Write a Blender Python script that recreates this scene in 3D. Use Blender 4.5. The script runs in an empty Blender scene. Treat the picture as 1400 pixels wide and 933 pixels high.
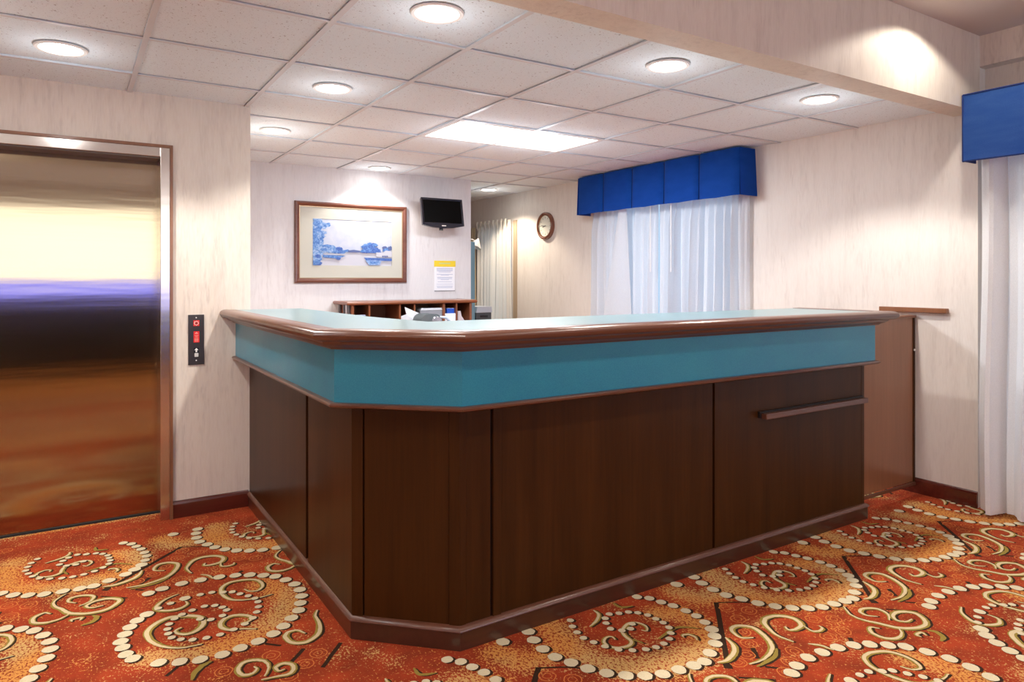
import bpy, bmesh, math, random
from mathutils import Vector, Matrix, noise
random.seed(7)
PI = math.pi
SC = bpy.context.scene
COL = SC.collection
# ---------------------------------------------------------------- measurements
F_PX, YAW, CY, EYE = 946.9, .5663, 381.2, 1.355
CS, SN = math.cos(YAW), math.sin(YAW)
CEIL = 2.377      # suspended ceiling
HIGH = 2.785      # lobby ceiling beyond the beam
XR = 4.515        # right wall
YE = 4.331        # elevator wall
XC = .901         # corner where the elevator wall ends
YB = 6.33         # back wall of the office
YF = 8.75         # far wall
OX, OY, TILE = .877, 2.72, .61
WB = 2.245        # body front


def floor_pt(u, v):
    t = EYE / (v - CY); a = u - 700
    return (t * (a * CS + F_PX * SN), t * (-a * SN + F_PX * CS))

# ---------------------------------------------------------------- materials
def mat(name, color=(.8, .8, .8), rough=.5, metal=0, coat=0, spec=.5, emis=None, estr=0):
    m = bpy.data.materials.new(name); m.use_nodes = True
    b = m.node_tree.nodes['Principled BSDF']
    b.inputs['Base Color'].default_value = (*color, 1)
    b.inputs['Roughness'].default_value = rough
    b.inputs['Metallic'].default_value = metal
    b.inputs['Coat Weight'].default_value = coat
    b.inputs['Coat Roughness'].default_value = .15
    b.inputs['Specular IOR Level'].default_value = spec
    if emis:
        b.inputs['Emission Color'].default_value = (*emis, 1)
        b.inputs['Emission Strength'].default_value = estr
    return m


class NT:
    def __init__(s, m):
        s.m = m; s.t = m.node_tree; s.n = s.t.nodes; s.l = s.t.links
        s.b = s.n['Principled BSDF']
        s.tc = s.n.new('ShaderNodeTexCoord'); s.geo = s.n.new('ShaderNodeNewGeometry')
    def noise(s, scale=(1, 1, 1), sc=5, det=4, rough=.5, src=None, lo=None, hi=None, dist=0):
        mp = s.n.new('ShaderNodeMapping'); mp.inputs['Scale'].default_value = scale
        s.l.new(src or s.geo.outputs['Position'], mp.inputs[0])
        t = s.n.new('ShaderNodeTexNoise'); t.inputs['Scale'].default_value = sc
        t.inputs['Detail'].default_value = det; t.inputs['Roughness'].default_value = rough
        t.inputs['Distortion'].default_value = dist
        s.l.new(mp.outputs[0], t.inputs['Vector'])
        o = t.outputs['Fac']
        if lo is not None: o = s.mapr(o, lo, hi)
        return o
    def mapr(s, o, lo, hi, a=0, b=1):
        r = s.n.new('ShaderNodeMapRange'); r.inputs[1].default_value = lo; r.inputs[2].default_value = hi
        r.inputs[3].default_value = a; r.inputs[4].default_value = b
        s.l.new(o, r.inputs[0]); return r.outputs[0]
    def mix(s, f, a, b):
        x = s.n.new('ShaderNodeMix'); x.data_type = 'RGBA'
        for sock, val in ((x.inputs[0], f), (x.inputs[6], a), (x.inputs[7], b)):
            if isinstance(val, tuple): sock.default_value = (*val, 1)
            elif isinstance(val, (int, float)): sock.default_value = val
            else: s.l.new(val, sock)
        return x.outputs[2]
    def math(s, op, a, b=0):
        x = s.n.new('ShaderNodeMath'); x.operation = op
        for i, val in enumerate((a, b)):
            if isinstance(val, (int, float)): x.inputs[i].default_value = val
            else: s.l.new(val, x.inputs[i])
        return x.outputs[0]
    def color(s, o): s.l.new(o, s.b.inputs['Base Color'])
    def rough(s, o): s.l.new(o, s.b.inputs['Roughness'])
    def bump(s, o, st=.2, d=.002):
        b = s.n.new('ShaderNodeBump'); b.inputs['Strength'].default_value = st; b.inputs['Distance'].default_value = d
        s.l.new(o, b.inputs['Height']); s.l.new(b.outputs[0], s.b.inputs['Normal'])


def wallpaper(name, base, streak, pale, k=1.0):
    m = mat(name, base, .62, spec=.3); n = NT(m)
    a = n.noise((1, 1, .16), 42, 3, .6, lo=.5, hi=.72)
    b = n.noise((1, 1, .1), 14, 4, .6, lo=.48, hi=.8)
    g = n.noise((1, 1, .12), 150, 2, .5, lo=.3, hi=.75)
    patch = n.noise((1, 1, .5), 4, 3, .5, lo=.35, hi=.7)
    c = n.mix(n.math('MULTIPLY', b, .42 * k), base, streak)
    c = n.mix(n.math('MULTIPLY', n.math('MULTIPLY', a, patch), .55 * k), c, tuple(x * .92 for x in streak))
    c = n.mix(n.math('MULTIPLY', g, .45), c, pale)
    n.color(c); n.bump(g, .12, .001)
    return m


def wood(name, dark, light, rough=.28, coat=.5, axis=2, gs=1.0, spec=.5):
    m = mat(name, dark, rough, coat=coat, spec=spec); n = NT(m)
    sc = [1, 1, 1]; sc[axis] = .05
    a = n.noise(tuple(sc), 60 * gs, 5, .65, lo=.3, hi=.75, src=n.geo.outputs['Position'])
    b = n.noise(tuple(x * 1 for x in sc), 9, 3, .5, lo=.3, hi=.7)
    c = n.mix(n.math('MULTIPLY', n.math('ADD', a, b), .5), dark, light)
    n.color(c); n.bump(a, .05, .001)
    return m


M = {}
M['paper_wall'] = wallpaper('lobby wallpaper', (.73, .64, .55), (.42, .33, .29), (.80, .735, .67))
M['paper_office'] = wallpaper('office wallpaper', (.68, .67, .69), (.44, .40, .42), (.76, .75, .77), .8)
M['paper_right'] = wallpaper('right wall paper', (.74, .69, .64), (.47, .41, .37), (.80, .765, .725), .8)
M['paper_beam'] = wallpaper('beam wallpaper', (.70, .62, .52), (.46, .37, .30), (.78, .71, .62), 1.0)
m = mat('ceiling tile', (.88, .90, .95), .9, spec=.15); n = NT(m)
h1 = n.noise((1, 1, 1), 90, 2, .7, lo=.655, hi=.70)
h2 = n.noise((1, 1, 1), 210, 1, .5, lo=.68, hi=.74)
hh = n.math('MAXIMUM', h1, n.math('MULTIPLY', h2, .7))
n.color(n.mix(hh, (.78, .88, .95), (.33, .33, .36))); n.bump(n.math('SUBTRACT', 1, hh), .3, .002)
M['tile'] = m
M['tbar'] = mat('ceiling grid white', (.66, .68, .72), .5)
M['plaster'] = mat('smooth lobby ceiling', (.62, .56, .52), .8); n = NT(M['plaster']); n.bump(n.noise(sc=60, det=3), .1, .002)
M['wood'] = wood('dark walnut laminate', (.027, .0082, .0012), (.064, .0205, .0034), .38, .03, spec=.18)
M['wood_rail'] = wood('walnut moulding', (.085, .028, .014), (.16, .060, .034), .32, .35, axis=0)
M['wood_plinth'] = wood('walnut plinth', (.04, .014, .007), (.075, .026, .014), .3, .5, axis=0)
M['wood_gate'] = wood('walnut gate', (.19, .075, .032), (.28, .115, .055), .3, .25)
M['groove'] = mat('dark groove', (.012, .006, .004), .6)
M['mahogany'] = wood('mahogany baseboard', (.055, .009, .006), (.12, .02, .012), .22, .8, axis=0)
M['hutch'] = wood('cherry hutch wood', (.16, .045, .016), (.28, .09, .035), .35, .3, axis=0)
M['hutch_in'] = wood('cherry board', (.11, .035, .014), (.18, .06, .028), .45, .1, axis=2)
m = mat('teal laminate', (.03, .22, .28), .33, spec=.5, coat=.25); n = NT(m)
s1 = n.noise(sc=260, det=2, lo=.3, hi=.7); s2 = n.noise(sc=7, det=3, lo=.35, hi=.7)
n.color(n.mix(n.math('MULTIPLY', s1, .6), n.mix(s2, (.006, .17, .285), (.010, .205, .30)), (.035, .28, .37)))
M['teal'] = m
m = mat('teal worktop', (.2, .42, .46), .30, coat=.3); n = NT(m)
n.color(n.mix(n.math('MULTIPLY', n.noise(sc=220, det=2, lo=.3, hi=.7), .5), (.12, .215, .235), (.17, .27, .29)))
M['worktop'] = m
# brushed stainless, streaks running horizontally
def steel(name, col, rough, ani=.85):
    m = mat(name, col, rough, metal=1); n = NT(m)
    a = n.noise((.08, .08, 60), 8, 4, .6, lo=.25, hi=.8)
    b = n.noise((.25, .25, 3), 3, 3, .5, lo=.25, hi=.75)
    n.rough(n.mapr(a, 0, 1, rough * .8, rough * 1.25))
    n.color(n.mix(n.math('MULTIPLY', a, .12), col, tuple(x * .72 for x in col)))
    n.b.inputs['Anisotropic'].default_value = ani
    tg = n.n.new('ShaderNodeCombineXYZ'); tg.inputs[0].default_value = 1
    n.l.new(tg.outputs[0], n.b.inputs['Tangent'])
    n.bump(b, .04, .006)
    return m
M['steel'] = steel('brushed stainless door', (.41, .33, .225), .15, .95)
M['steel_frame'] = steel('stainless frame', (.66, .60, .55), .2, .5)
M['black'] = mat('black plastic', (.008, .008, .012), .3)
M['screen'] = mat('dark screen glass', (.001, .001, .0012), .35, spec=.12)
M['dark'] = mat('dark shadow gap', (.01, .01, .011), .7)
M['plate'] = steel('dark bronze plate', (.10, .09, .088), .38, .2)
M['red'] = mat('red sign', (.75, .02, .02), .4)
M['signwhite'] = mat('sign white', (.85, .82, .78), .4)
M['white'] = mat('white enamel', (.8, .8, .8), .4)
M['paper'] = mat('white paper', (.82, .83, .88), .7)
M['mat_board'] = mat('cream mat board', (.52, .52, .46), .8)
M['yellow'] = mat('yellow header', (.80, .60, .03), .5)
M['inkblue'] = mat('pale blue print', (.33, .39, .58), .7)
M['frame_wood'] = wood('picture frame wood', (.09, .028, .018), (.20, .07, .045), .3, .6, axis=0)
M['gilt'] = mat('thin gilt lip', (.45, .30, .18), .35, metal=.6)
M['clock_wood'] = mat('clock wood rim', (.17, .055, .03), .25, coat=.6)
M['clock_face'] = mat('clock face', (.75, .75, .66), .4)
M['mark'] = mat('grey marks', (.25, .27, .25), .5)
m = mat('royal blue fabric', (.01, .08, .42), .85, spec=.15); n = NT(m)
n.b.inputs['Sheen Weight'].default_value = .25
n.b.inputs['Sheen Tint'].default_value = (.3, .5, 1, 1)
w = n.noise(sc=500, det=1, lo=.3, hi=.7); w2 = n.noise((1, 1, 2.5), 6, 3, lo=.3, hi=.7)
n.color(n.mix(w2, n.mix(w, (.006, .075, .40), (.011, .10, .50)), n.mix(w, (.010, .09, .46), (.016, .12, .56))))
n.bump(w, .15, .001)
M['blue'] = m
m = mat('faded blue fabric', (.06, .15, .45), .85, spec=.15); n = NT(m)
w = n.noise(sc=500, det=1, lo=.3, hi=.7); w2 = n.noise((1, 1, 4), 5, 3, lo=.3, hi=.7)
n.color(n.mix(w2, n.mix(w, (.03, .11, .42), (.045, .14, .47)), n.mix(w, (.05, .14, .46), (.075, .18, .52))))
n.bump(w, .15, .001)
M['blue2'] = m
M['blue_pipe'] = mat('navy piping', (.006, .025, .14), .8)
M['beige'] = mat('brown shadow strip', (.42, .32, .22), .7)


def sheer(name, col, transp=.18, trl=.45):
    m = bpy.data.materials.new(name); m.use_nodes = True
    t = m.node_tree; t.nodes.clear(); N = t.nodes.new; L = t.links.new
    out = N('ShaderNodeOutputMaterial'); d = N('ShaderNodeBsdfDiffuse'); r = N('ShaderNodeBsdfTranslucent'); p = N('ShaderNodeBsdfTransparent')
    g = N('ShaderNodeNewGeometry'); mp = N('ShaderNodeMapping'); nz = N('ShaderNodeTexNoise')
    mp.inputs['Scale'].default_value = (1, 1, .3); nz.inputs['Scale'].default_value = 400
    L(g.outputs['Position'], mp.inputs[0]); L(mp.outputs[0], nz.inputs['Vector'])
    cr = N('ShaderNodeMapRange'); cr.inputs[1].default_value = .3; cr.inputs[2].default_value = .7
    cr.inputs[3].default_value = .9; cr.inputs[4].default_value = 1.0
    L(nz.outputs['Fac'], cr.inputs[0])
    mx = N('ShaderNodeMix'); mx.data_type = 'RGBA'; L(cr.outputs[0], mx.inputs[0])
    mx.inputs[6].default_value = (0, 0, 0, 1); mx.inputs[7].default_value = (*col, 1)
    L(mx.outputs[2], d.inputs[0]); L(mx.outputs[2], r.inputs[0])
    a = N('ShaderNodeMixShader'); a.inputs[0].default_value = trl; L(d.outputs[0], a.inputs[1]); L(r.outputs[0], a.inputs[2])
    b = N('ShaderNodeMixShader'); b.inputs[0].default_value = transp; L(a.outputs[0], b.inputs[1]); L(p.outputs[0], b.inputs[2])
    L(b.outputs[0], out.inputs[0])
    return m
M['sheer'] = sheer('white sheer voile', (.84, .87, .92), .16, .28)
M['sheer2'] = sheer('white lined voile', (.93, .93, .94), .10, .35)
M['drape'] = sheer('cream drape', (.86, .82, .74), .02, .3)
M['gold'] = mat('gold brown drape', (.42, .33, .20), .6)


def emission(name, col, s):
    m = bpy.data.materials.new(name); m.use_nodes = True; t = m.node_tree; t.nodes.clear()
    e = t.nodes.new('ShaderNodeEmission'); e.inputs[0].default_value = (*col, 1); e.inputs[1].default_value = s
    o = t.nodes.new('ShaderNodeOutputMaterial'); t.links.new(e.outputs[0], o.inputs[0]); return m
M['lens'] = emission('lit lamp lens', (1, .93, .84), 14)
M['lens_cool'] = emission('lit fluorescent lens', (.93, .97, 1), 5.5)
M['trimring'] = mat('white trim ring', (.85, .83, .80), .35)
m = bpy.data.materials.new('window glass'); m.use_nodes = True
t_ = m.node_tree; t_.nodes.clear()
gl = t_.nodes.new('ShaderNodeBsdfGlossy'); gl.inputs['Roughness'].default_value = .03
tr = t_.nodes.new('ShaderNodeBsdfTransparent'); tr.inputs[0].default_value = (.9, .95, .97, 1)
mx = t_.nodes.new('ShaderNodeMixShader'); mx.inputs[0].default_value = .1
o_ = t_.nodes.new('ShaderNodeOutputMaterial')
t_.links.new(tr.outputs[0], mx.inputs[1]); t_.links.new(gl.outputs[0], mx.inputs[2]); t_.links.new(mx.outputs[0], o_.inputs[0])
M['glass'] = m

# ---------------------------------------------------------------- mesh helpers
ORG = {}


def link(name, me, parent=None):
    o = bpy.data.objects.new(name, me); COL.objects.link(o)
    if parent:
        o.parent = parent
    return o


def root(name, label, cat, loc, group=None):
    o = bpy.data.objects.new(name, None); COL.objects.link(o); o.location = loc
    o.empty_display_size = .1
    o['label'] = label; o['category'] = cat
    if group: o['group'] = group
    ORG[o] = Vector(loc)
    return o


def obj(name, bm, mats, parent=None, smooth=False, center=False, bevel=0, recalc=True):
    """link bm (world coordinates) as one object"""
    if recalc: bmesh.ops.recalc_face_normals(bm, faces=bm.faces)
    off = Vector((0, 0, 0))
    if parent is not None: off = ORG[parent]
    elif center:
        xs = [v.co for v in bm.verts]
        off = Vector(((min(c.x for c in xs) + max(c.x for c in xs)) / 2, (min(c.y for c in xs) + max(c.y for c in xs)) / 2, min(c.z for c in xs)))
    bmesh.ops.translate(bm, verts=bm.verts, vec=-off)
    me = bpy.data.meshes.new(name); bm.to_mesh(me); bm.free()
    if not isinstance(mats, (list, tuple)): mats = [mats]
    for x in mats: me.materials.append(x)
    if smooth:
        for p in me.polygons: p.use_smooth = True
        try: me.set_sharp_from_angle(angle=math.radians(35))
        except Exception: pass
    o = link(name, me, parent)
    if parent is None: o.location = off
    ORG[o] = off
    if bevel:
        md = o.modifiers.new('bevel', 'BEVEL'); md.width = bevel; md.segments = 2; md.limit_method = 'ANGLE'
    return o


def tag(o, label, cat, group=None):
    o['label'] = label; o['category'] = cat
    if group: o['group'] = group
    return o


def struct(name, bm, mats, **k):
    o = obj(name, bm, mats, **k); o['kind'] = 'structure'; return o


def NB(): return bmesh.new()


def box(bm, x0, x1, y0, y1, z0, z1, mi=0, M4=None):
    vs = [bm.verts.new((x, y, z)) for z in (z0, z1) for y in (y0, y1) for x in (x0, x1)]
    fs = []
    for idx in ((0, 2, 3, 1), (4, 5, 7, 6), (0, 1, 5, 4), (2, 6, 7, 3), (0, 4, 6, 2), (1, 3, 7, 5)):
        f = bm.faces.new([vs[i] for i in idx]); f.material_index = mi; fs.append(f)
    if M4 is not None: bmesh.ops.transform(bm, matrix=M4, verts=vs)
    return vs


def prism(bm, pts, z0, z1, mi=0):
    a = [bm.verts.new((x, y, z0)) for x, y in pts]; b = [bm.verts.new((x, y, z1)) for x, y in pts]
    n = len(pts)
    for i in range(n):
        bm.faces.new((a[i], a[(i + 1) % n], b[(i + 1) % n], b[i])).material_index = mi
    bm.faces.new(list(reversed(a))).material_index = mi; bm.faces.new(b).material_index = mi


def tube(bm, pts, r, seg=8, mi=0):
    pts = [Vector(p) for p in pts]; rings = []
    for i, p in enumerate(pts):
        d = (pts[min(i + 1, len(pts) - 1)] - pts[max(i - 1, 0)]).normalized()
        up = Vector((0, 0, 1)) if abs(d.z) < .9 else Vector((1, 0, 0))
        a = d.cross(up).normalized(); b = d.cross(a)
        rr = r[i] if isinstance(r, (list, tuple)) else r
        rings.append([bm.verts.new(p + (a * math.cos(2 * PI * k / seg) + b * math.sin(2 * PI * k / seg)) * rr) for k in range(seg)])
    for q in range(len(rings) - 1):
        for k in range(seg):
            bm.faces.new((rings[q][k], rings[q][(k + 1) % seg], rings[q + 1][(k + 1) % seg], rings[q + 1][k])).material_index = mi
    bm.faces.new(rings[0][::-1]).material_index = mi; bm.faces.new(rings[-1]).material_index = mi


def lathe(bm, prof, M4, seg=40, mi=0, close=False):
    """prof (r, z) revolved about local z"""
    rings = []
    for r, z in prof:
        if r < 1e-6: rings.append([bm.verts.new(M4 @ Vector((0, 0, z)))])
        else: rings.append([bm.verts.new(M4 @ Vector((r * math.cos(2 * PI * k / seg), r * math.sin(2 * PI * k / seg), z))) for k in range(seg)])
    pairs = list(zip(rings, rings[1:]))
    if close: pairs.append((rings[-1], rings[0]))
    for A, B in pairs:
        for k in range(seg):
            k2 = (k + 1) % seg
            if len(A) == 1 and len(B) == 1: continue
            if len(A) == 1: f = bm.faces.new((A[0], B[k], B[k2]))
            elif len(B) == 1: f = bm.faces.new((A[k], A[k2], B[0]))
            else: f = bm.faces.new((A[k], A[k2], B[k2], B[k]))
            f.material_index = mi


def offset_path(path, d):
    """offset an open plan polyline to its right-hand/outer side with mitres"""
    P = [Vector(p) for p in path]; out = []
    nrm = []
    for a, b in zip(P, P[1:]):
        t = (b - a).normalized(); nrm.append(Vector((t.y, -t.x)))
    for i, p in enumerate(P):
        if i == 0: out.append(p + nrm[0] * d)
        elif i == len(P) - 1: out.append(p + nrm[-1] * d)
        else:
            m_ = (nrm[i - 1] + nrm[i]).normalized(); out.append(p + m_ * (d / m_.dot(nrm[i])))
    return [(q.x, q.y) for q in out]


def sweep(bm, path, prof, cap=True):
    """closed profile of (offset, z) swept along plan path"""
    rings = []
    cols = [offset_path(path, d) for d, z in prof]
    for i in range(len(path)):
        rings.append([bm.verts.new((cols[j][i][0], cols[j][i][1], prof[j][1])) for j in range(len(prof))])
    n = len(prof)
    for a, b in zip(rings, rings[1:]):
        for j in range(n):
            bm.faces.new((a[j], b[j], b[(j + 1) % n], a[(j + 1) % n]))
    if cap:
        bm.faces.new(rings[0]); bm.faces.new(rings[-1][::-1])


def wallbox(bm, axis, p0, p1, a0, a1, z0, z1, holes):
    """wall slab normal to axis ('x' or 'y'), with rectangular holes (h0,h1,z0,z1)"""
    cuts = sorted({a0, a1, *[h[0] for h in holes], *[h[1] for h in holes]})
    for s, e in zip(cuts, cuts[1:]):
        mid = (s + e) / 2; hs = sorted([(h[2], h[3]) for h in holes if h[0] < mid < h[1]])
        z = z0
        for h0, h1 in hs + [(z1, z1)]:
            if h0 > z + 1e-6:
                if axis == 'x': box(bm, p0, p1, s, e, z, h0)
                else: box(bm, s, e, p0, p1, z, h0)
            z = h1


# ---------------------------------------------------------------- setting
XL, YN = -3.2, -3.4
b = NB(); wallbox(b, 'y', YE, YE + .15, XL, XC, 0, CEIL + .15, [(-.665, .466, 0, 2.09)])
# elevator side of the office return
box(b, XC - .15, XC, YE + .15, YB + .12, 0, CEIL + .15)
struct('wall_left', b, M['paper_wall'])
b = NB(); box(b, XC, 3.515, YB, YB + .12, 0, CEIL + .15)
struct('wall_back', b, M['paper_office'])
b = NB(); box(b, 3.3, XR + .15, YF, YF + .12, 0, CEIL + .15); box(b, XC - .15, 3.3, YF, YF + .12, 0, CEIL + .15)
box(b, XC - .15, XC, YB + .12, YF, 0, CEIL + .15)
struct('wall_far', b, M['paper_wall'])
b = NB()
wallbox(b, 'x', XR, XR + .15, 1.975, YF + .12, 0, HIGH + .1, [(3.72, 5.32, .8, 2.2), (7.12, 7.86, .5, 2.0)])
struct('wall_right', b, M['paper_right'])
b = NB()
box(b, XR, XR + .25, YN, 1.975, 2.605, HIGH + .1)
wallbox(b, 'x', XR + .09, XR + .25, YN, 1.975, 0, 2.605, [(-1.4, 1.78, .25, 2.2)])
struct('wall_lobby_right', b, M['paper_wall'])
b = NB(); wallbox(b, 'y', YN - .12, YN, XL, XR + .25, 0, HIGH + .1, [(-2.6, 3.8, 1.30, 2.45)])  # opening added behind the camera so the rear fill shines in
struct('wall_front', b, M['paper_wall'])
b = NB(); box(b, XL - .12, XL, YN, YE + .15, 0, HIGH + .1)
struct('wall_side', b, M['paper_wall'])
b = NB(); box(b, XL, XR, 1.965, 2.11, 2.338, HIGH + .02)
struct('trim_beam', b, M['paper_beam'])
# lobby ceiling
b = NB(); box(b, XL, XR + .25, YN, 1.965, HIGH, HIGH + .08)
struct('ceiling_lobby', b, M['plaster'])

LIGHTS = [(-.04, 3.68), (1.185, 3.665), (1.19, 2.41), (2.42, 2.41), (3.61, 2.40), (1.19, 4.93), (2.41, 6.08), (4.05, 6.87)]
TROF = (2.097, 3.317, 3.94, 4.55)
# suspended ceiling: recessed tiles in a grid
b = NB(); g = NB()
bw = .012
i0, i1 = int((XL - OX) // TILE), int((XR - OX) // TILE) + 1
j0, j1 = int((2.11 - OY) // TILE), int((YF - OY) // TILE) + 1
for i in range(i0, i1):
    for j in range(j0, j1):
        x0 = max(OX + i * TILE + bw, XL); x1 = min(OX + (i + 1) * TILE - bw, XR)
        y0 = max(OY + j * TILE + bw, 2.11); y1 = min(OY + (j + 1) * TILE - bw, YF)
        if x1 - x0 < .02 or y1 - y0 < .02: continue
        xm, ym = (x0 + x1) / 2, (y0 + y1) / 2
        if xm < XC and ym > YE: continue
        if TROF[0] < xm < TROF[1] and TROF[2] < ym < TROF[3]: continue
        dz = random.uniform(.007, .010)
        hole = None
        for lx, ly in LIGHTS:
            if x0 < lx < x1 and y0 < ly < y1: hole = (lx, ly)
        if not hole:
            box(b, x0, x1, y0, y1, CEIL + dz, CEIL + dz + .016)
        else:
            # tile with a round hole
            seg = 32; r = .088; z = CEIL + dz
            ring = [b.verts.new((hole[0] + r * math.cos(2 * PI * (k + .5) / seg), hole[1] + r * math.sin(2 * PI * (k + .5) / seg), z)) for k in range(seg)]
            sq = []
            for k in range(seg):
                a = 2 * PI * (k + .5) / seg; cx, sy = math.cos(a), math.sin(a)
                tx = ((x1 if cx > 0 else x0) - hole[0]) / cx; ty = ((y1 if sy > 0 else y0) - hole[1]) / sy
                t = min(tx, ty); sq.append((hole[0] + t * cx, hole[1] + t * sy))
            sqv = [b.verts.new((p[0], p[1], z)) for p in sq]
            for k in range(seg):
                k2 = (k + 1) % seg
                p, q = sq[k], sq[k2]
                onx = lambda s: abs(s[0] - x0) < 1e-5 or abs(s[0] - x1) < 1e-5
                ony = lambda s: abs(s[1] - y0) < 1e-5 or abs(s[1] - y1) < 1e-5
                if onx(p) != onx(q) or (ony(p) != ony(q)):
                    cxv = x1 if (p[0] + q[0]) / 2 > hole[0] else x0; cyv = y1 if (p[1] + q[1]) / 2 > hole[1] else y0
                    cv = b.verts.new((cxv, cyv, z)); b.faces.new((ring[k], sqv[k], cv, sqv[k2], ring[k2]))
                else:
                    b.faces.new((ring[k], sqv[k], sqv[k2], ring[k2]))
box(b, XL, XR, 2.11, YF, CEIL + .16, CEIL + .2)   # slab above
struct('ceiling', b, M['tile'])
for i in range(i0, i1 + 1):
    x = OX + i * TILE
    if x < XL or x > XR: continue
    ye = YF if x > XC else YE
    box(g, x - bw, x + bw, 2.11, ye, CEIL, CEIL + .004); box(g, x - .002, x + .002, 2.11, ye, CEIL + .004, CEIL + .03)
for j in range(j0, j1 + 1):
    y = OY + j * TILE
    if y < 2.11 or y > YF: continue
    x0 = XL if y < YE else XC
    box(g, x0, XR, y - bw, y + bw, CEIL + .0005, CEIL + .0042); box(g, x0, XR, y - .002, y + .002, CEIL + .004, CEIL + .03)
struct('trim_grid', g, M['tbar'])
# baseboards
def baseb(bm, path):
    sweep(bm, path, [(0, .0), (.014, 0), (.014, .078), (.010, .09), (.004, .096), (0, .096)])
b = NB(); baseb(b, [(.482, YE), (XC - .012, YE)]); struct('baseboard_left', b, M['mahogany'])
b = NB(); baseb(b, [(XR, YF), (XR, 1.975)]); struct('baseboard_right', b, M['mahogany'])
b = NB(); baseb(b, [(XC, YB), (3.515, YB)]); struct('baseboard_back', b, M['mahogany'])

# ---------------------------------------------------------------- carpet
PX, PY = .903, 1.86
def zz(s, ox, oy, l): return [floor_pt(ox + x / s, oy + y / s) for x, y in l]
Z1 = lambda l: zz(3.8875, 0, 693, l)
Z2 = lambda l: zz(3.689, 200, 680, l)
Z3 = lambda l: zz(4.835, 700, 740, l)
Z4 = lambda l: zz(4.004, 900, 700, l)
Z5 = lambda l: zz(4.004, 1140, 700, l)
BIG = Z4([(100, 400), (195, 360), (238, 393), (299, 428), (371, 459), (456, 480), (545, 503), (640, 520), (733, 529), (819, 530), (897, 524), (962, 507), (1022, 491)])
BIG += Z4([(252, 823), (282, 776), (312, 724), (307, 683), (292, 646)])
MED = Z4([(255, 608), (208, 573), (150, 545), (80, 517), (15, 497)]) + Z4([(630, 222), (690, 228), (752, 237), (818, 252)])
SMALL = Z4([(366, 316), (388, 340), (422, 363), (463, 385), (519, 402), (580, 418), (648, 430), (713, 433), (773, 429), (816, 421), (845, 407), (861, 388), (857, 366), (838, 344), (802, 325), (760, 310), (715, 295), (665, 286), (620, 283), (578, 288), (534, 291), (524, 308), (538, 327), (570, 349), (626, 356), (662, 349), (660, 330)])
BIG += Z2([(10, 488), (80, 464), (178, 438), (273, 420), (367, 405), (449, 397), (521, 394), (590, 397), (650, 402), (702, 419), (747, 441), (773, 469), (782, 501), (776, 537), (768, 573), (732, 612), (691, 653), (639, 692), (563, 729), (475, 763), (382, 797), (270, 822), (167, 833), (62, 838)])
BIG += Z1([(705, 811), (667, 788), (652, 752), (640, 720), (662, 681), (690, 643), (728, 607), (780, 575)])
SMALL += Z2([(272, 494), (330, 483), (293, 553), (345, 549), (383, 558), (405, 572), (384, 600), (325, 620), (270, 617), (180, 594), (231, 573), (142, 616), (115, 643), (106, 668), (110, 691), (128, 711), (173, 720), (232, 722), (303, 712), (372, 696), (122, 538), (60, 563)])
SMALL += Z2([(388, 482), (433, 480), (472, 490), (513, 500), (547, 513), (563, 530), (565, 555), (556, 582), (537, 612), (497, 642), (440, 670)])
MED += Z2([(195, 513)])
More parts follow.
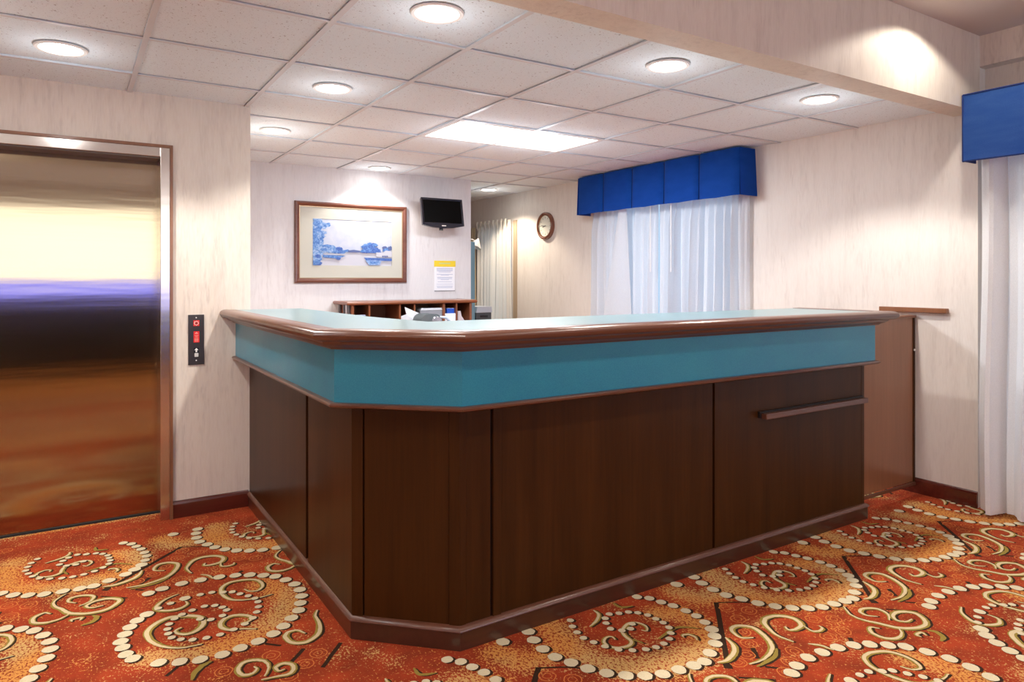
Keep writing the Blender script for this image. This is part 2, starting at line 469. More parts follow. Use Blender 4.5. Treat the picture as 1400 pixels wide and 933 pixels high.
# strokes: (points, width, cream?)
ST = [
 (Z4([(325, 830), (380, 815), (418, 775), (415, 735), (370, 690)]), .030, 1),
 (Z4([(520, 690), (455, 690), (415, 665), (405, 640), (440, 627), (510, 635), (560, 665), (600, 705), (620, 745), (600, 785), (560, 815), (495, 835)]), .030, 1),
 (Z4([(648, 750), (640, 790), (600, 820), (540, 850)]), .018, 0),
 (Z4([(690, 630), (715, 650), (760, 645), (785, 620), (740, 585), (660, 570), (595, 580), (575, 605), (600, 640), (650, 680), (740, 715)]), .032, 1),
 (Z4([(790, 625), (840, 655), (885, 655), (900, 640), (880, 625)]), .020, 1),
 (Z4([(820, 725), (890, 735), (960, 760)]), .018, 1),
 (Z3([(685, 655), (660, 635), (620, 640), (605, 670), (640, 700), (710, 710), (775, 695), (790, 665), (745, 625), (735, 590), (770, 550), (830, 545), (880, 565), (890, 595), (855, 590)]), .024, 1),
 (Z3([(790, 650), (870, 680)]), .012, 0),
 (Z3([(970, 650), (1010, 620), (1070, 580), (1130, 570), (1230, 580)]), .016, 0),
 (Z3([(1225, 660), (1215, 640), (1170, 620), (1125, 625), (1135, 640)]), .018, 1),
 (Z3([(515, 570), (560, 530), (575, 490), (540, 458)]), .022, 1),
 (Z3([(665, 410), (720, 440), (800, 432)]), .016, 0),
 (Z5([(50, 520), (90, 565), (160, 595), (250, 615), (350, 638), (450, 640), (505, 620), (490, 585), (440, 555), (360, 548), (320, 565), (340, 595), (400, 605), (430, 590)]), .030, 1),
 (Z5([(240, 575), (180, 568), (145, 548), (170, 532), (240, 535), (295, 565), (300, 595)]), .024, 1),
 (Z5([(250, 640), (200, 633), (195, 650), (215, 670), (280, 695), (350, 695), (375, 670), (360, 640)]), .026, 1),
 (Z5([(510, 650), (560, 660), (600, 690), (585, 710)]), .022, 0),
 (Z5([(510, 680), (480, 662), (450, 675), (480, 688)]), .020, 1),
 (Z2([(280, 742), (180, 760), (90, 755), (30, 730), (5, 690), (30, 655), (100, 615), (180, 603), (260, 605), (285, 630), (270, 660), (220, 688), (165, 690), (150, 675), (180, 660)]), .034, 1),
 (Z2([(160, 490), (90, 520), (45, 560), (75, 575), (150, 570), (205, 545), (200, 525)]), .026, 1),
 (Z2([(635, 490), (560, 510), (480, 520), (420, 515), (380, 485), (385, 455), (430, 430), (510, 418), (560, 422), (585, 445), (565, 470), (520, 475), (495, 465)]), .026, 1),
 (Z2([(555, 665), (480, 665), (420, 670), (378, 655), (385, 625), (430, 602), (490, 598), (530, 610), (510, 630), (475, 640)]), .030, 1),
 (Z2([(230, 925), (250, 880), (300, 840), (330, 830)]), .024, 0),
 (Z2([(580, 925), (650, 910), (720, 895), (745, 870), (735, 845), (690, 840), (650, 860), (665, 880), (700, 870)]), .026, 1),
 (Z2([(600, 905), (620, 860), (600, 830), (550, 822), (490, 835), (460, 870), (480, 900), (530, 895), (560, 870), (545, 855)]), .026, 1),
 (Z2([(860, 570), (850, 600), (870, 640), (865, 690), (810, 730), (740, 735), (705, 710), (715, 685), (760, 675), (800, 690)]), .030, 1),
]
DARKL = [(Z4([(318, 500), (378, 830)]), .020), (Z4([(375, 825), (385, 860)]), .03), (Z4([(305, 500), (480, 497), (700, 525)]), .009), (Z4([(515, 745), (545, 805)]), .018),
         (Z4([(585, 850), (660, 858)]), .012), (Z5([(285, 535), (460, 545)]), .010), (Z5([(85, 690), (115, 740)]), .018), (Z2([(980, 735), (890, 860)]), .016), (Z2([(795, 765), (725, 840)]), .016), (Z2([(600, 740), (680, 750)]), .012), (Z2([(100, 905), (165, 850)]), .014)]
RINGS = Z4([(375, 530), (497, 543), (437, 587), (463, 660), (497, 722), (483, 782), (848, 588), (960, 588), (722, 822), (700, 880), (435, 825), (745, 765), (930, 685), (1010, 655)]) + Z2([(800, 842), (868, 788), (630, 800), (720, 905), (390, 880)])
# bands where gold flecks crowd
BAND = [Z4([(100, 440), (260, 480), (371, 420), (456, 440), (545, 470), (640, 485), (733, 490), (819, 490), (897, 480), (962, 460), (1010, 420)]),
        Z2([(590, 440), (680, 480), (710, 540), (660, 610), (560, 680), (440, 740), (300, 780), (150, 800), (20, 810)]),
        Z3([(250, 560), (330, 650), (420, 720), (520, 780), (650, 830), (800, 850), (1000, 790), (1200, 730)]),
        Z4([(0, 560), (120, 560), (230, 620), (260, 720), (180, 830), (60, 860)])]


def fold(p, c):
    """tile indices shift so that c lies in the base tile"""
    return (p[0] - math.floor(c[0] / PX) * PX, p[1] - math.floor(c[1] / PY) * PY)


def cent(l): return (sum(p[0] for p in l) / len(l), sum(p[1] for p in l) / len(l))
def fl(l):
    c = cent(l); return [fold(p, c) for p in l]
def catmull(P, n=5):
    out = []
    for i in range(len(P) - 1):
        p0 = P[max(i - 1, 0)]; p1 = P[i]; p2 = P[i + 1]; p3 = P[min(i + 2, len(P) - 1)]
        for k in range(n):
            t = k / n
            out.append(tuple(.5 * ((2 * p1[a]) + (-p0[a] + p2[a]) * t + (2 * p0[a] - 5 * p1[a] + 4 * p2[a] - p3[a]) * t * t + (-p0[a] + 3 * p1[a] - 3 * p2[a] + p3[a]) * t ** 3) for a in (0, 1)))
    out.append(P[-1]); return out


verts, faces, fm = [], [], []
def ribbon(P, w, z, mi, off=(0, 0), side=0, taper=True):
    n = len(P); base = len(verts)
    for i, p in enumerate(P):
        a = P[max(i - 1, 0)]; c = P[min(i + 1, n - 1)]
        dx, dy = c[0] - a[0], c[1] - a[1]; L = math.hypot(dx, dy) or 1
        nx, ny = -dy / L, dx / L
        t = i / (n - 1)
        ww = w * (min(1, .35 + 2.2 * t, .35 + 2.2 * (1 - t)) if taper else 1) / 2
        jx = random.uniform(-.0012, .0012)
        for s in (-1, 1):
            q = s * ww + side * w + jx
            verts.append((p[0] + nx * q + off[0], p[1] + ny * q + off[1], z))
    for i in range(n - 1):
        k = base + 2 * i
        faces.append((k, k + 2, k + 3, k + 1)); fm.append(mi)


def disc(c, r, z, mi, seg=14, jag=.06, ax=1.0):
    base = len(verts)
    for k in range(seg):
        rr = r * (1 + random.uniform(-jag, jag)); a = 2 * PI * k / seg
        verts.append((c[0] + rr * math.cos(a) * ax, c[1] + rr * math.sin(a), z))
    faces.append(tuple(range(base, base + seg))); fm.append(mi)


def ring(c, r, w, z, mi, seg=18):
    base = len(verts)
    for k in range(seg):
        a = 2 * PI * k / seg; j = random.uniform(-.002, .002)
        for rr in (r + j - w / 2, r + j + w / 2):
            verts.append((c[0] + rr * math.cos(a), c[1] + rr * math.sin(a), z))
    for k in range(seg):
        a, bb = base + 2 * k, base + 2 * ((k + 1) % seg)
        faces.append((a, a + 1, bb + 1, bb)); fm.append(mi)


X0, X1, Y0, Y1 = -2.2, 4.60, -.6, 4.45
SEEN = {}
def fresh(c, r=.034):
    k = (round(c[0] / .04), round(c[1] / .04))
    for a in (-1, 0, 1):
        for d in (-1, 0, 1):
            for q in SEEN.get((k[0] + a, k[1] + d), ()):
                if math.hypot(q[0] - c[0], q[1] - c[1]) < r: return False
    SEEN.setdefault(k, []).append(c); return True
def inside(p, mrg=.0):
    return X0 < p[0] < X1 and Y0 < p[1] < (4.30 if True else 0)
def under_counter(p):
    x, y = p
    return (x > .93 and y > 2.27 and x < 3.76 and x + y > 3.47)
STf = [(catmull(fl(s), 5), w, c) for s, w, c in ST]
BIGf = [fold(p, p) for p in BIG]; MEDf = [fold(p, p) for p in MED]; SMf = [fold(p, p) for p in SMALL]; RGf = [fold(p, p) for p in RINGS]
DKf = [(fl(s), w) for s, w in DARKL]; BDf = [catmull(fl(s), 3) for s in BAND]
# offset dark edging towards the lower right as woven
DOFF = (.006, -.007)
bandpts = []
for I in range(-4, 6):
    for J in range(-1, 3):
        ox, oy = I * PX, J * PY
        T = lambda l: [(p[0] + ox, p[1] + oy) for p in l]
        for s, w, cream in STf:
            q = T(s)
            c = cent(q)
            if not all(inside(p) for p in q) or all(under_counter(p) for p in q): continue
            ribbon(q, w * .95, .0006, 2, DOFF)
            ribbon(q, w * .9, .0010, 3)
            if cream: ribbon(q, w * .50, .0014, 4, side=.17)
        for l, R in ((BIGf, .0265), (MEDf, .0215), (SMf, .0145)):
            for p in l:
                c = (p[0] + ox, p[1] + oy)
                if not inside(c) or under_counter(c) or not fresh(c, R + .012): continue
                disc((c[0] + DOFF[0], c[1] + DOFF[1]), R * 1.05, .0016, 2)
                disc(c, R, .0020, 5)
        for p in RGf:
            c = (p[0] + ox, p[1] + oy)
            if inside(c) and not under_counter(c):
                ring(c, .030, .004, .0004, 6); ring(c, .015, .003, .0004, 6)
        for s, w in DKf:
            q = T(s)
            if all(inside(p) for p in q) and not under_counter(cent(q)): ribbon(catmull(q, 4), w, .0003, 2, taper=False)
        for s in BDf:
            bandpts += [p for p in T(s) if X0 < p[0] < X1 and Y0 < p[1] < Y1]
# base grid with a fleck-density attribute
from mathutils.kdtree import KDTree
kd = KDTree(len(bandpts))
for i, p in enumerate(bandpts): kd.insert((p[0], p[1], 0), i)
kd.balance()
gx0, gx1, gy0, gy1, st = XL, XR + .09, YN, YF, .035
nx = int((gx1 - gx0) / st) + 1; ny = int((gy1 - gy0) / st) + 1
base = len(verts); dens = [0.0] * base
for j in range(ny + 1):
    for i in range(nx + 1):
        x, y = gx0 + (gx1 - gx0) * i / nx, gy0 + (gy1 - gy0) * j / ny
        verts.append((x, y, 0))
        if X0 < x < X1 and Y0 < y < Y1:
            d = kd.find((x, y, 0))[2]
            v = max(0, 1 - (d / .10) ** 2)
        else: v = .85
        dens.append(v)
for j in range(ny):
    for i in range(nx):
        k = base + j * (nx + 1) + i
        faces.append((k, k + 1, k + nx + 2, k + nx + 1)); fm.append(0)
me = bpy.data.meshes.new('floor'); me.from_pydata(verts, [], faces)
at = me.attributes.new('fleck', 'FLOAT', 'POINT')
at.data.foreach_set('value', dens)


def carpet(name, col, var=None, rough=.95):
    m = mat(name, col, rough, spec=.1); n = NT(m)
    t = n.noise(sc=330, det=2, rough=.6, lo=.25, hi=.75)
    c2 = var or tuple(x * .62 for x in col)
    n.color(n.mix(n.math('MULTIPLY', t, .6), col, c2)); n.bump(t, .5, .003)
    return m
m = mat('carpet ground', (.5, .06, .02), .95, spec=.1); n = NT(m)
A = n.n.new('ShaderNodeAttribute'); A.attribute_name = 'fleck'
fine = n.noise(sc=330, det=2, rough=.6, lo=.25, hi=.75)
big = n.noise(sc=2.2, det=3, lo=.35, hi=.65)
mid = n.noise(sc=9, det=3, lo=.35, hi=.7)
red = n.mix(big, (.47, .068, .020), (.33, .042, .015))
red = n.mix(n.math('MULTIPLY', mid, .75), red, (.17, .030, .012))
red = n.mix(n.math('MULTIPLY', fine, .35), red, (.30, .03, .01))
fn = n.noise((1, .7, 1), 115, 3, .7)
patch = n.noise(sc=6, det=3, lo=.52, hi=.75)
dn = n.math('MAXIMUM', A.outputs['Fac'], n.math('MULTIPLY', patch, .75))
thr = n.mapr(dn, 0, 1, .615, .44)
fk = n.mapr(n.math('SUBTRACT', fn, thr), -.01, .03)
fcol = n.mix(n.noise(sc=3, det=2, lo=.45, hi=.6), (.72, .33, .08), (.66, .42, .15))
n.color(n.mix(n.math('MULTIPLY', fk, .8), red, fcol)); n.bump(fine, .5, .003)
M['c0'] = m
M['cdark'] = carpet('carpet dark yarn', (.045, .022, .012))
M['colive'] = carpet('carpet olive yarn', (.34, .24, .05))
M['ccream'] = carpet('carpet cream yarn', (.70, .56, .34), (.52, .38, .2))
M['cdot'] = carpet('carpet pale dot yarn', (.72, .62, .42), (.55, .44, .27))
M['cring'] = carpet('carpet orange yarn', (.66, .20, .05))
for x in (M['c0'], M['c0'], M['cdark'], M['colive'], M['ccream'], M['cdot'], M['cring']): me.materials.append(x)
me.polygons.foreach_set('material_index', fm); me.update()
fo = link('floor', me); fo['kind'] = 'structure'

# ---------------------------------------------------------------- elevator
b = NB()
XD0, XD1, ZD = -.617, .418, 2.036
yd = YE + .15
el = root('elevator_door', 'brushed stainless steel elevator door in a steel frame with thin wood edging, left wall', 'elevator door', ((XD0 + XD1) / 2, YE, 0))
b = NB(); box(b, XD0 + .0, (XD0 + XD1) / 2 - .002 - .5, yd, yd + .04, .012, ZD + .02)
b.free()
b = NB(); box(b, XD0 - .02, XD1 + .02, yd, yd + .04, .012, ZD + .03); obj('door_panel', b, M['steel'], el)
b = NB()
for s, x0, x1 in ((0, XD0 - .048, XD0), (1, XD1, XD1 + .048)): box(b, x0, x1, YE - .018, yd, 0, 2.088)
box(b, XD0, XD1, YE - .018, yd, ZD, 2.088)
obj('steel_frame', b, M['steel_frame'], el, bevel=.002)
b = NB(); box(b, XD0 + .001, XD1 - .001, YE + .01, yd - .001, ZD - .006, ZD - .0005); obj('header_shade', b, mat('painted header shade', (.20, .16, .13), .5, metal=.6), el)  # dark sheet under the header stands in for its shaded underside
b = NB()
box(b, XD1 + .048, XD1 + .063, YE - .022, YE + .0, 0, 2.104); box(b, XD0 - .063, XD0 - .048, YE - .022, YE, 0, 2.104)
box(b, XD0 - .048, XD1 + .048, YE - .022, YE, 2.088, 2.104)
obj('wood_edging', b, M['wood_gate'], el)
b = NB(); box(b, XD0, XD1, yd - .012, yd + .04, .001, .011); obj('door_sill', b, M['dark'], el)
# backing so that no light leaks
b = NB(); box(b, XD0 - .1, XD1 + .08, yd + .05, yd + .1, 0, 2.2); obj('shaft_backing', b, M['dark'], el)

# call panel
cp = root('elevator_call_panel', 'dark bronze elevator call plate with red signs and up button, beside the steel door', 'call panel', (.603, YE, .86))
b = NB(); box(b, .561, .645, YE - .006, YE, .861, 1.148); obj('face_plate', b, M['plate'], cp, bevel=.001)
b = NB(); box(b, .588, .6195, YE - .0075, YE - .006, 1.083, 1.116); o = obj('red_sign', b, M['red'], cp)
b = NB(); yy = YE - .0085
def flat(bm, pts, y, mi=0, th=.0012):
    a = [bm.verts.new((x, y, z)) for x, z in pts]; c = [bm.verts.new((x, y + th, z)) for x, z in pts]; n_ = len(pts)
    bm.faces.new(a).material_index = mi; bm.faces.new(c[::-1]).material_index = mi
    for i in range(n_): bm.faces.new((a[i], a[(i + 1) % n_], c[(i + 1) % n_], c[i])).material_index = mi
for k in range(8):
    a = 2 * PI * k / 8; cx, cz = .6037 + .0105 * math.cos(a), 1.0995 + .0105 * math.sin(a)
    flat(b, [(cx - .0022, cz - .0022), (cx + .0022, cz - .0022), (cx + .0022, cz + .0022), (cx - .0022, cz + .0022)], yy)
obj('sign_marks', b, M['signwhite'], o)
b = NB(); flat(b, [(.6037 + .006 * math.cos(2 * PI * k / 10), 1.099 + .006 * math.sin(2 * PI * k / 10)) for k in range(10)], yy); obj('sign_symbol', b, mat('dark red symbol', (.25, .02, .015), .5), o)
b = NB(); box(b, .589, .6195, YE - .0075, YE - .006, .989, 1.053); o = obj('red_sign', b, M['red'], cp)
b = NB(); flat(b, [(.594, 1.039), (.6145, 1.039), (.6042, 1.049)], yy)
for z, w, h in ((1.029, .020, .003), (1.021, .014, .003), (1.012, .018, .003), (1.004, .020, .004), (.996, .018, .003)):
    flat(b, [(.6042 - w / 2, z - h / 2), (.6042 + w / 2, z - h / 2), (.6042 + w / 2, z + h / 2), (.6042 - w / 2, z + h / 2)], yy)
obj('sign_marks', b, mat('pale red print', (.85, .35, .3), .5), o)
b = NB(); box(b, .5895, .6175, YE - .0075, YE - .006, .903, .959); o = obj('button_plate', b, M['black'], cp)
b = NB(); flat(b, [(.592, .944), (.6035, .957), (.615, .944), (.6075, .946), (.6075, .933), (.5995, .933), (.5995, .946)], yy); obj('up_arrow', b, M['signwhite'], o)
b = NB(); box(b, .593, .614, YE - .013, YE - .0075, .906, .928); obj('call_button', b, mat('grey button', (.55, .54, .52), .4), o, bevel=.002)
for z in (1.131, .886):
    b = NB(); lathe(b, [(0, .0085), (.0035, .0085), (.0035, .006), (0, .006)], Matrix.Translation((.603, YE, z)) @ Matrix.Rotation(PI / 2, 4, 'X'), 12); obj('screw', b, M['signwhite'], cp)

# ---------------------------------------------------------------- reception counter
ct = root('reception_counter', 'long L-shaped reception counter, dark wood body, teal fascia and rounded wood rail', 'counter', (1.6, 3.0, 0))
BODY = [(.893, YE - .002), (.893, 2.528), (1.196, 2.236), (3.782, 2.236)]
PL = [(.885, YE - .002), (.885, 2.522), (1.190, 2.222), (3.795, 2.222)]
FA = [(.817, YE - .002), (.817, 2.508), (1.174, 2.178), (3.79, 2.178)]
def loop_in(path, end_x, yin=2.70, xin=1.36): return path + [(end_x, yin), (xin, yin), (xin, YE - .002)]
# carcass
b = NB(); prism(b, [(.915, YE - .002), (.915, 2.536), (1.203, 2.252), (3.77, 2.252), (3.77, 2.70), (1.30, 2.70), (1.30, YE - .002)], .0, 1.14); obj('carcass', b, M['groove'], ct)
# panels on the face
def on_path(P, seg, t0, t1): 
    a, c = Vector(P[seg]), Vector(P[seg + 1]); return a + (c - a) * t0, a + (c - a) * t1
def board(name, p, q, z0, z1, out, m_, th=.016, bev=.0015, parent=ct):
    """vertical board between plan points p,q; outer face displaced by out"""
    p = Vector(p); q = Vector(q); t = (q - p).normalized(); nn = Vector((t.y, -t.x))
    p = p + nn * out; q = q + nn * out
    b = NB(); pts = [p, q, q - nn * (th + out), p - nn * (th + out)]
    prism(b, [(v.x, v.y) for v in pts], z0, z1)
    return obj(name, b, m_, parent, bevel=bev)
zb, zt = .08, .905
Lx = .893
board('panel', (Lx, 4.329), (Lx, 3.150), zb, zt, -.003, M['wood'])
board('panel', (Lx, 3.105), (Lx, 2.533), zb, zt, 0, M['wood'])
A_, B_ = Vector(BODY[1]), Vector(BODY[2])
def lerp(a, c, t): return a + (c - a) * t
board('corner_post', lerp(A_, B_, .0), lerp(A_, B_, .10), zb, zt, .002, M['wood'])
board('panel', lerp(A_, B_, .112), lerp(A_, B_, .90), zb, zt, -.003, M['wood'])
board('corner_post', lerp(A_, B_, .903), lerp(A_, B_, 1.0), zb, zt, .001, M['wood'])
Fy = 2.236
board('corner_post', (1.196, Fy), (1.222, Fy), zb, zt, .001, M['wood'])
board('panel', (1.223, Fy), (1.327, Fy), zb, zt, -.002, M['wood'])
board('stile', (1.337, Fy), (1.372, Fy), zb, zt, .003, M['wood'])
board('panel', (1.374, Fy), (2.540, Fy), zb, zt, -.003, M['wood'])
board('panel', (2.553, Fy), (3.782, Fy), zb, zt, -.001, M['wood'])
board('end_panel', (3.770, 2.236), (3.770, 2.70), zb, zt, .012, M['wood'])
# plinth
b = NB(); sweep(b, PL + [(3.795, 2.69)], [(0, 0), (0, .066), (-.03, .066), (-.03, 0)]); obj('plinth', b, M['wood_plinth'], ct, bevel=.0015)
b = NB(); sweep(b, PL + [(3.795, 2.69)], [(.002, .066), (.006, .070), (.004, .077), (-.003, .083), (-.009, .086), (-.02, .0865), (-.02, .066)]); obj('plinth_moulding', b, M['wood_rail'], ct, smooth=True)
# fascia
b = NB(); sweep(b, FA + [(3.79, 2.70)], [(0, .896), (0, 1.115), (-.06, 1.115), (-.06, .896)]); obj('fascia', b, M['teal'], ct)
b = NB(); sweep(b, FA + [(3.79, 2.70)], [(.004, .899), (.016, .897), (.021, .891), (.019, .884), (.010, .879), (-.012, .877), (-.075, .877), (-.075, .899)]); obj('fascia_bead', b, M['wood_rail'], ct, smooth=True)
prof = [(-.002, 1.094), (.014, 1.096), (.020, 1.104), (.034, 1.110), (.046, 1.118), (.052, 1.127), (.066, 1.129), (.078, 1.134), (.086, 1.142), (.089, 1.151), (.086, 1.161), (.078, 1.169), (.066, 1.1735), (.052, 1.1745), (.036, 1.173), (-.002, 1.172)]
b = NB(); sweep(b, FA + [(3.79 - .025, 2.178 - .0), ][:0] + [(3.79, 2.70)], prof)
# shrink the overhang past the right end
obj('edge_rail', b, M['wood_rail'], ct, smooth=True)
b = NB(); prism(b, [(.785, YE - .002), (.785, 2.49), (1.162, 2.142), (3.82, 2.142), (3.82, 2.70), (1.29, 2.70), (1.22, 3.2), (1.20, YE - .002)], 1.12, 1.1705); obj('worktop', b, M['worktop'], ct)
# low rail on the front
b = NB(); box(b, 2.87, 3.75, 2.192, 2.224, .662, .690); obj('front_rail', b, M['wood_rail'], ct, bevel=.004)
b = NB(); box(b, 2.86, 3.75, 2.224, 2.2365, .668, .698); obj('rail_backing', b, M['groove'], ct)

# swing gate
gt = root('swing_gate', 'plain brown wooden half gate hanging between the counter end and the right wall', 'gate', (4.15, 2.34, 0))
b = NB(); box(b, 3.84, 4.485, 2.335, 2.365, .075, 1.108); obj('gate_panel', b, M['wood_gate'], gt)
b = NB(); box(b, 4.485, 4.507, 2.33, 2.368, .06, 1.122); obj('gate_edge', b, M['wood'], gt, bevel=.002)
b = NB(); box(b, 3.84, 4.507, 2.322, 2.370, 1.108, 1.124); obj('gate_cap', b, M['wood_gate'], gt, bevel=.003)
b = NB(); box(b, 3.84, 4.50, 2.322, 2.336, .052, .072); obj('gate_moulding', b, M['wood_rail'], gt, bevel=.003)
b = NB(); lathe(b, [(0, .008), (.006, .006), (.008, 0), (0, 0)], Matrix.Translation((4.496, 2.331, .905)) @ Matrix.Rotation(PI / 2, 4, 'X'), 12); obj('latch_button', b, M['signwhite'], gt)
b = NB(); box(b, XR - .035, XR, 2.135, 2.55, 1.143, 1.173)
tag(obj('wall_ledge', b, M['wood_gate'], None, center=True, bevel=.003), 'short narrow brown wooden ledge fixed to the right wall above the gate', 'ledge')

# ---------------------------------------------------------------- picture
pc = root('framed_picture', 'landscape print in blue tones with cream mat and brown frame on the back wall', 'picture', (2.05, YB, 1.3))
def wy(u, v, Y=YB):
    a = u - 700; t = Y / (-a * SN + F_PX * CS); return (t * (a * CS + F_PX * SN), EYE - t * (v - CY))
P0 = wy(403, 387, YB - .02); P1 = wy(556.2, 283, YB - .02)
fx0, fz0, fx1, fz1 = P0[0], wy(403, 387, YB - .02)[1], P1[0], P1[1]
fz0 = (wy(402.5, 387, YB - .02)[1] + wy(555.5, 386.6, YB - .02)[1]) / 2
fz1 = (wy(403, 274.5, YB - .02)[1] + wy(556.8, 283, YB - .02)[1]) / 2
def frame_loop(bm, x0, x1, z0, z1, prof):
    """prof: (inset, y) closed"""
    rings = []
    for d, y in prof: rings.append([bm.verts.new(p) for p in ((x0 + d, y, z0 + d), (x1 - d, y, z0 + d), (x1 - d, y, z1 - d), (x0 + d, y, z1 - d))])
    n_ = len(prof)
    for j in range(n_):
        A, B = rings[j], rings[(j + 1) % n_]
        for k in range(4): bm.faces.new((A[k], A[(k + 1) % 4], B[(k + 1) % 4], B[k]))
b = NB(); frame_loop(b, fx0, fx1, fz0, fz1, [(0, YB), (0, YB - .02), (.006, YB - .028), (.018, YB - .030), (.030, YB - .024), (.040, YB - .018), (.042, YB - .010), (.042, YB)]); obj('frame', b, M['frame_wood'], pc)
b = NB(); frame_loop(b, fx0 + .042, fx1 - .042, fz0 + .042, fz1 - .042, [(0, YB - .016), (.006, YB - .016), (.006, YB - .008), (0, YB - .008)]); obj('frame_lip', b, M['gilt'], pc)
ax0 = (wy(427.4, 299)[0] + wy(427, 363)[0]) / 2; ax1 = wy(535, 304)[0]; az0 = (wy(427, 362.7)[1] + wy(534.7, 364)[1]) / 2; az1 = (wy(427.4, 299.2)[1] + wy(535.4, 303.6)[1]) / 2
b = NB(); frame_loop(b, fx0 + .04, fx1 - .04, fz0 + .04, fz1 - .04, [(0, YB - .008), (0, YB - .004), (0, YB - .004), (0, YB - .008)]); b.free()
b = NB()
for q in ((fx0 + .045, ax0, fz0 + .045, fz1 - .045), (ax1, fx1 - .045, fz0 + .045, fz1 - .045), (ax0, ax1, fz0 + .045, az0), (ax0, ax1, az1, fz1 - .045)):
    box(b, q[0], q[1], YB - .009, YB - .002, q[2], q[3])
obj('mat_board', b, M['mat_board'], pc)
# print: painted shapes
aw, ah = ax1 - ax0, az1 - az0
artm = [mat('print pale', (.72, .76, .88), .6), mat('print mid blue', (.12, .26, .62), .6), mat('print light blue', (.35, .52, .82), .6), mat('print deep blue', (.06, .15, .45), .6), mat('print lilac white', (.50, .51, .58), .6), mat('print slate', (.08, .11, .27), .6)]
n = NT(artm[0]); n.color(n.mix(n.noise(sc=18, det=4, lo=.35, hi=.7), (.50, .53, .62), (.42, .47, .60)))
n = NT(artm[1]); n.color(n.mix(n.noise(sc=70, det=4, lo=.4, hi=.6), (.04, .14, .42), (.14, .28, .58)))
n = NT(artm[2]); n.color(n.mix(n.noise(sc=60, det=4, lo=.4, hi=.6), (.10, .24, .52), (.30, .42, .66)))
n = NT(artm[3]); n.color(n.mix(n.noise(sc=80, det=3, lo=.4, hi=.6), (.03, .09, .36), (.08, .17, .46)))
b = NB()
yl = [YB - .0050]
def art(pts, mi):
    yl[0] -= .00006
    vs = [b.verts.new((ax0 + u * aw, yl[0], az0 + v * ah)) for u, v in pts]
    b.faces.new(vs).material_index = mi
def blob(cx, cy, rx, ry, mi, n_=22, j=.22):
    art([(min(1, max(0, cx + rx * math.cos(2 * PI * k / n_) * (1 + random.uniform(-j, j)))), min(1, max(0, cy + ry * math.sin(2 * PI * k / n_) * (1 + random.uniform(-j, j))))) for k in range(n_)], mi)
art([(0, 0), (1, 0), (1, 1), (0, 1)], 0)
art([(0, 0), (1, 0), (1, .31), (0, .27)], 4)
for k in range(46):
    t = random.random(); yy_ = .25 + .75 * t
    xx = random.uniform(0, (.10 + .17 * max(0, t - .3) if t < .8 else .26))
    blob(xx, yy_, random.uniform(.02, .05), random.uniform(.02, .05), random.choice((1, 2, 2, 1)))
for k in range(44): blob(random.uniform(.0, .09), random.uniform(.22, 1), .04, .07, random.choice((1, 2, 2)))
for k in range(16): blob(random.uniform(.13, .28), random.uniform(.29, .42), .04, .035, random.choice((1, 2)))
for k in range(10): blob(random.uniform(.26, .44), random.uniform(.28, .34), .04, .028, random.choice((3, 1)))
blob(.32, .36, .04, .05, 3)
art([(.43, .29), (.60, .29), (.60, .325), (.5, .35), (.43, .33)], 5)
for k in range(26):
    a = random.uniform(0, PI); r = random.random() ** .5
    blob(.72 + .105 * r * math.cos(a), .315 + .20 * r * math.sin(a), .035, .035, random.choice((1, 3, 1)))
art([(.60, .31), (.86, .31), (.86, .285), (.60, .285)], 3)
for k in range(6): blob(random.uniform(.90, .98), random.uniform(.33, .42), .03, .05, random.choice((5, 1)))
art([(.79, .20), (1, .20), (1, .33), (.92, .35), (.88, .3), (.79, .3)], 4)
art([(.63, .18), (1, .17), (1, .11), (.66, .12)], 3); art([(.65, .12), (.86, .12), (.84, .02), (.70, .01)], 2); art([(.70, .10), (.82, .1), (.80, .04), (.73, .04)], 1)
art([(.12, .23), (.40, .21), (.34, .17), (.28, .15), (.12, .17)], 1); blob(.31, .15, .03, .03, 3)
for k in range(14): blob(random.uniform(0, .08), random.uniform(0, .22), .035, .04, random.choice((1, 3, 2)))
art([(.14, .245), (.42, .255), (.42, .235), (.14, .225)], 4)
for k in range(4): art([(.87 + .02 * k, .19 + .02 * (k % 2)), (.885 + .02 * k, .19), (.885 + .02 * k, .23), (.87 + .02 * k, .235)], 5)
obj('print', b, artm, pc, recalc=False)
b = NB(); box(b, fx0 + .05, fx1 - .05, YB - .003, YB - .0015, fz0 + .05, fz1 - .05); obj('backing', b, M['mat_board'], pc)

# ---------------------------------------------------------------- wall screen
def ray_y(u, v, Y):
    x, z = wy(u, v, Y); return Vector((x, Y, z))
TY = YB - .22
c1, c2, c3, c4 = (ray_y(578.5, 271.5, TY + .02), ray_y(635, 275, TY + .02), ray_y(628.8, 312.3, TY - .03), ray_y(572.7, 309.5, TY - .03))
cen = (c1 + c2 + c3 + c4) / 4
ux = ((c2 - c1) + (c3 - c4)).normalized(); uz = ((c1 - c4) + (c2 - c3)); uz = (uz - ux * uz.dot(ux)).normalized(); uy = uz.cross(ux)
W_ = ((c2 - c1).length + (c3 - c4).length) / 2; H_ = ((c1 - c4).length + (c2 - c3).length) / 2
R = Matrix((ux, uy, uz)).transposed().to_4x4(); R.translation = cen
tv = root('wall_screen', 'small black flat screen tilted on a wall arm, right of the framed picture', 'screen', tuple(cen))
b = NB(); 
sw, sh = W_ / 2, H_ / 2
outl = [(-sw, -sh + .02), (-sw * .5, -sh - .002), (0, -sh - .010), (sw * .5, -sh - .002), (sw, -sh + .02), (sw, sh), (-sw, sh)]
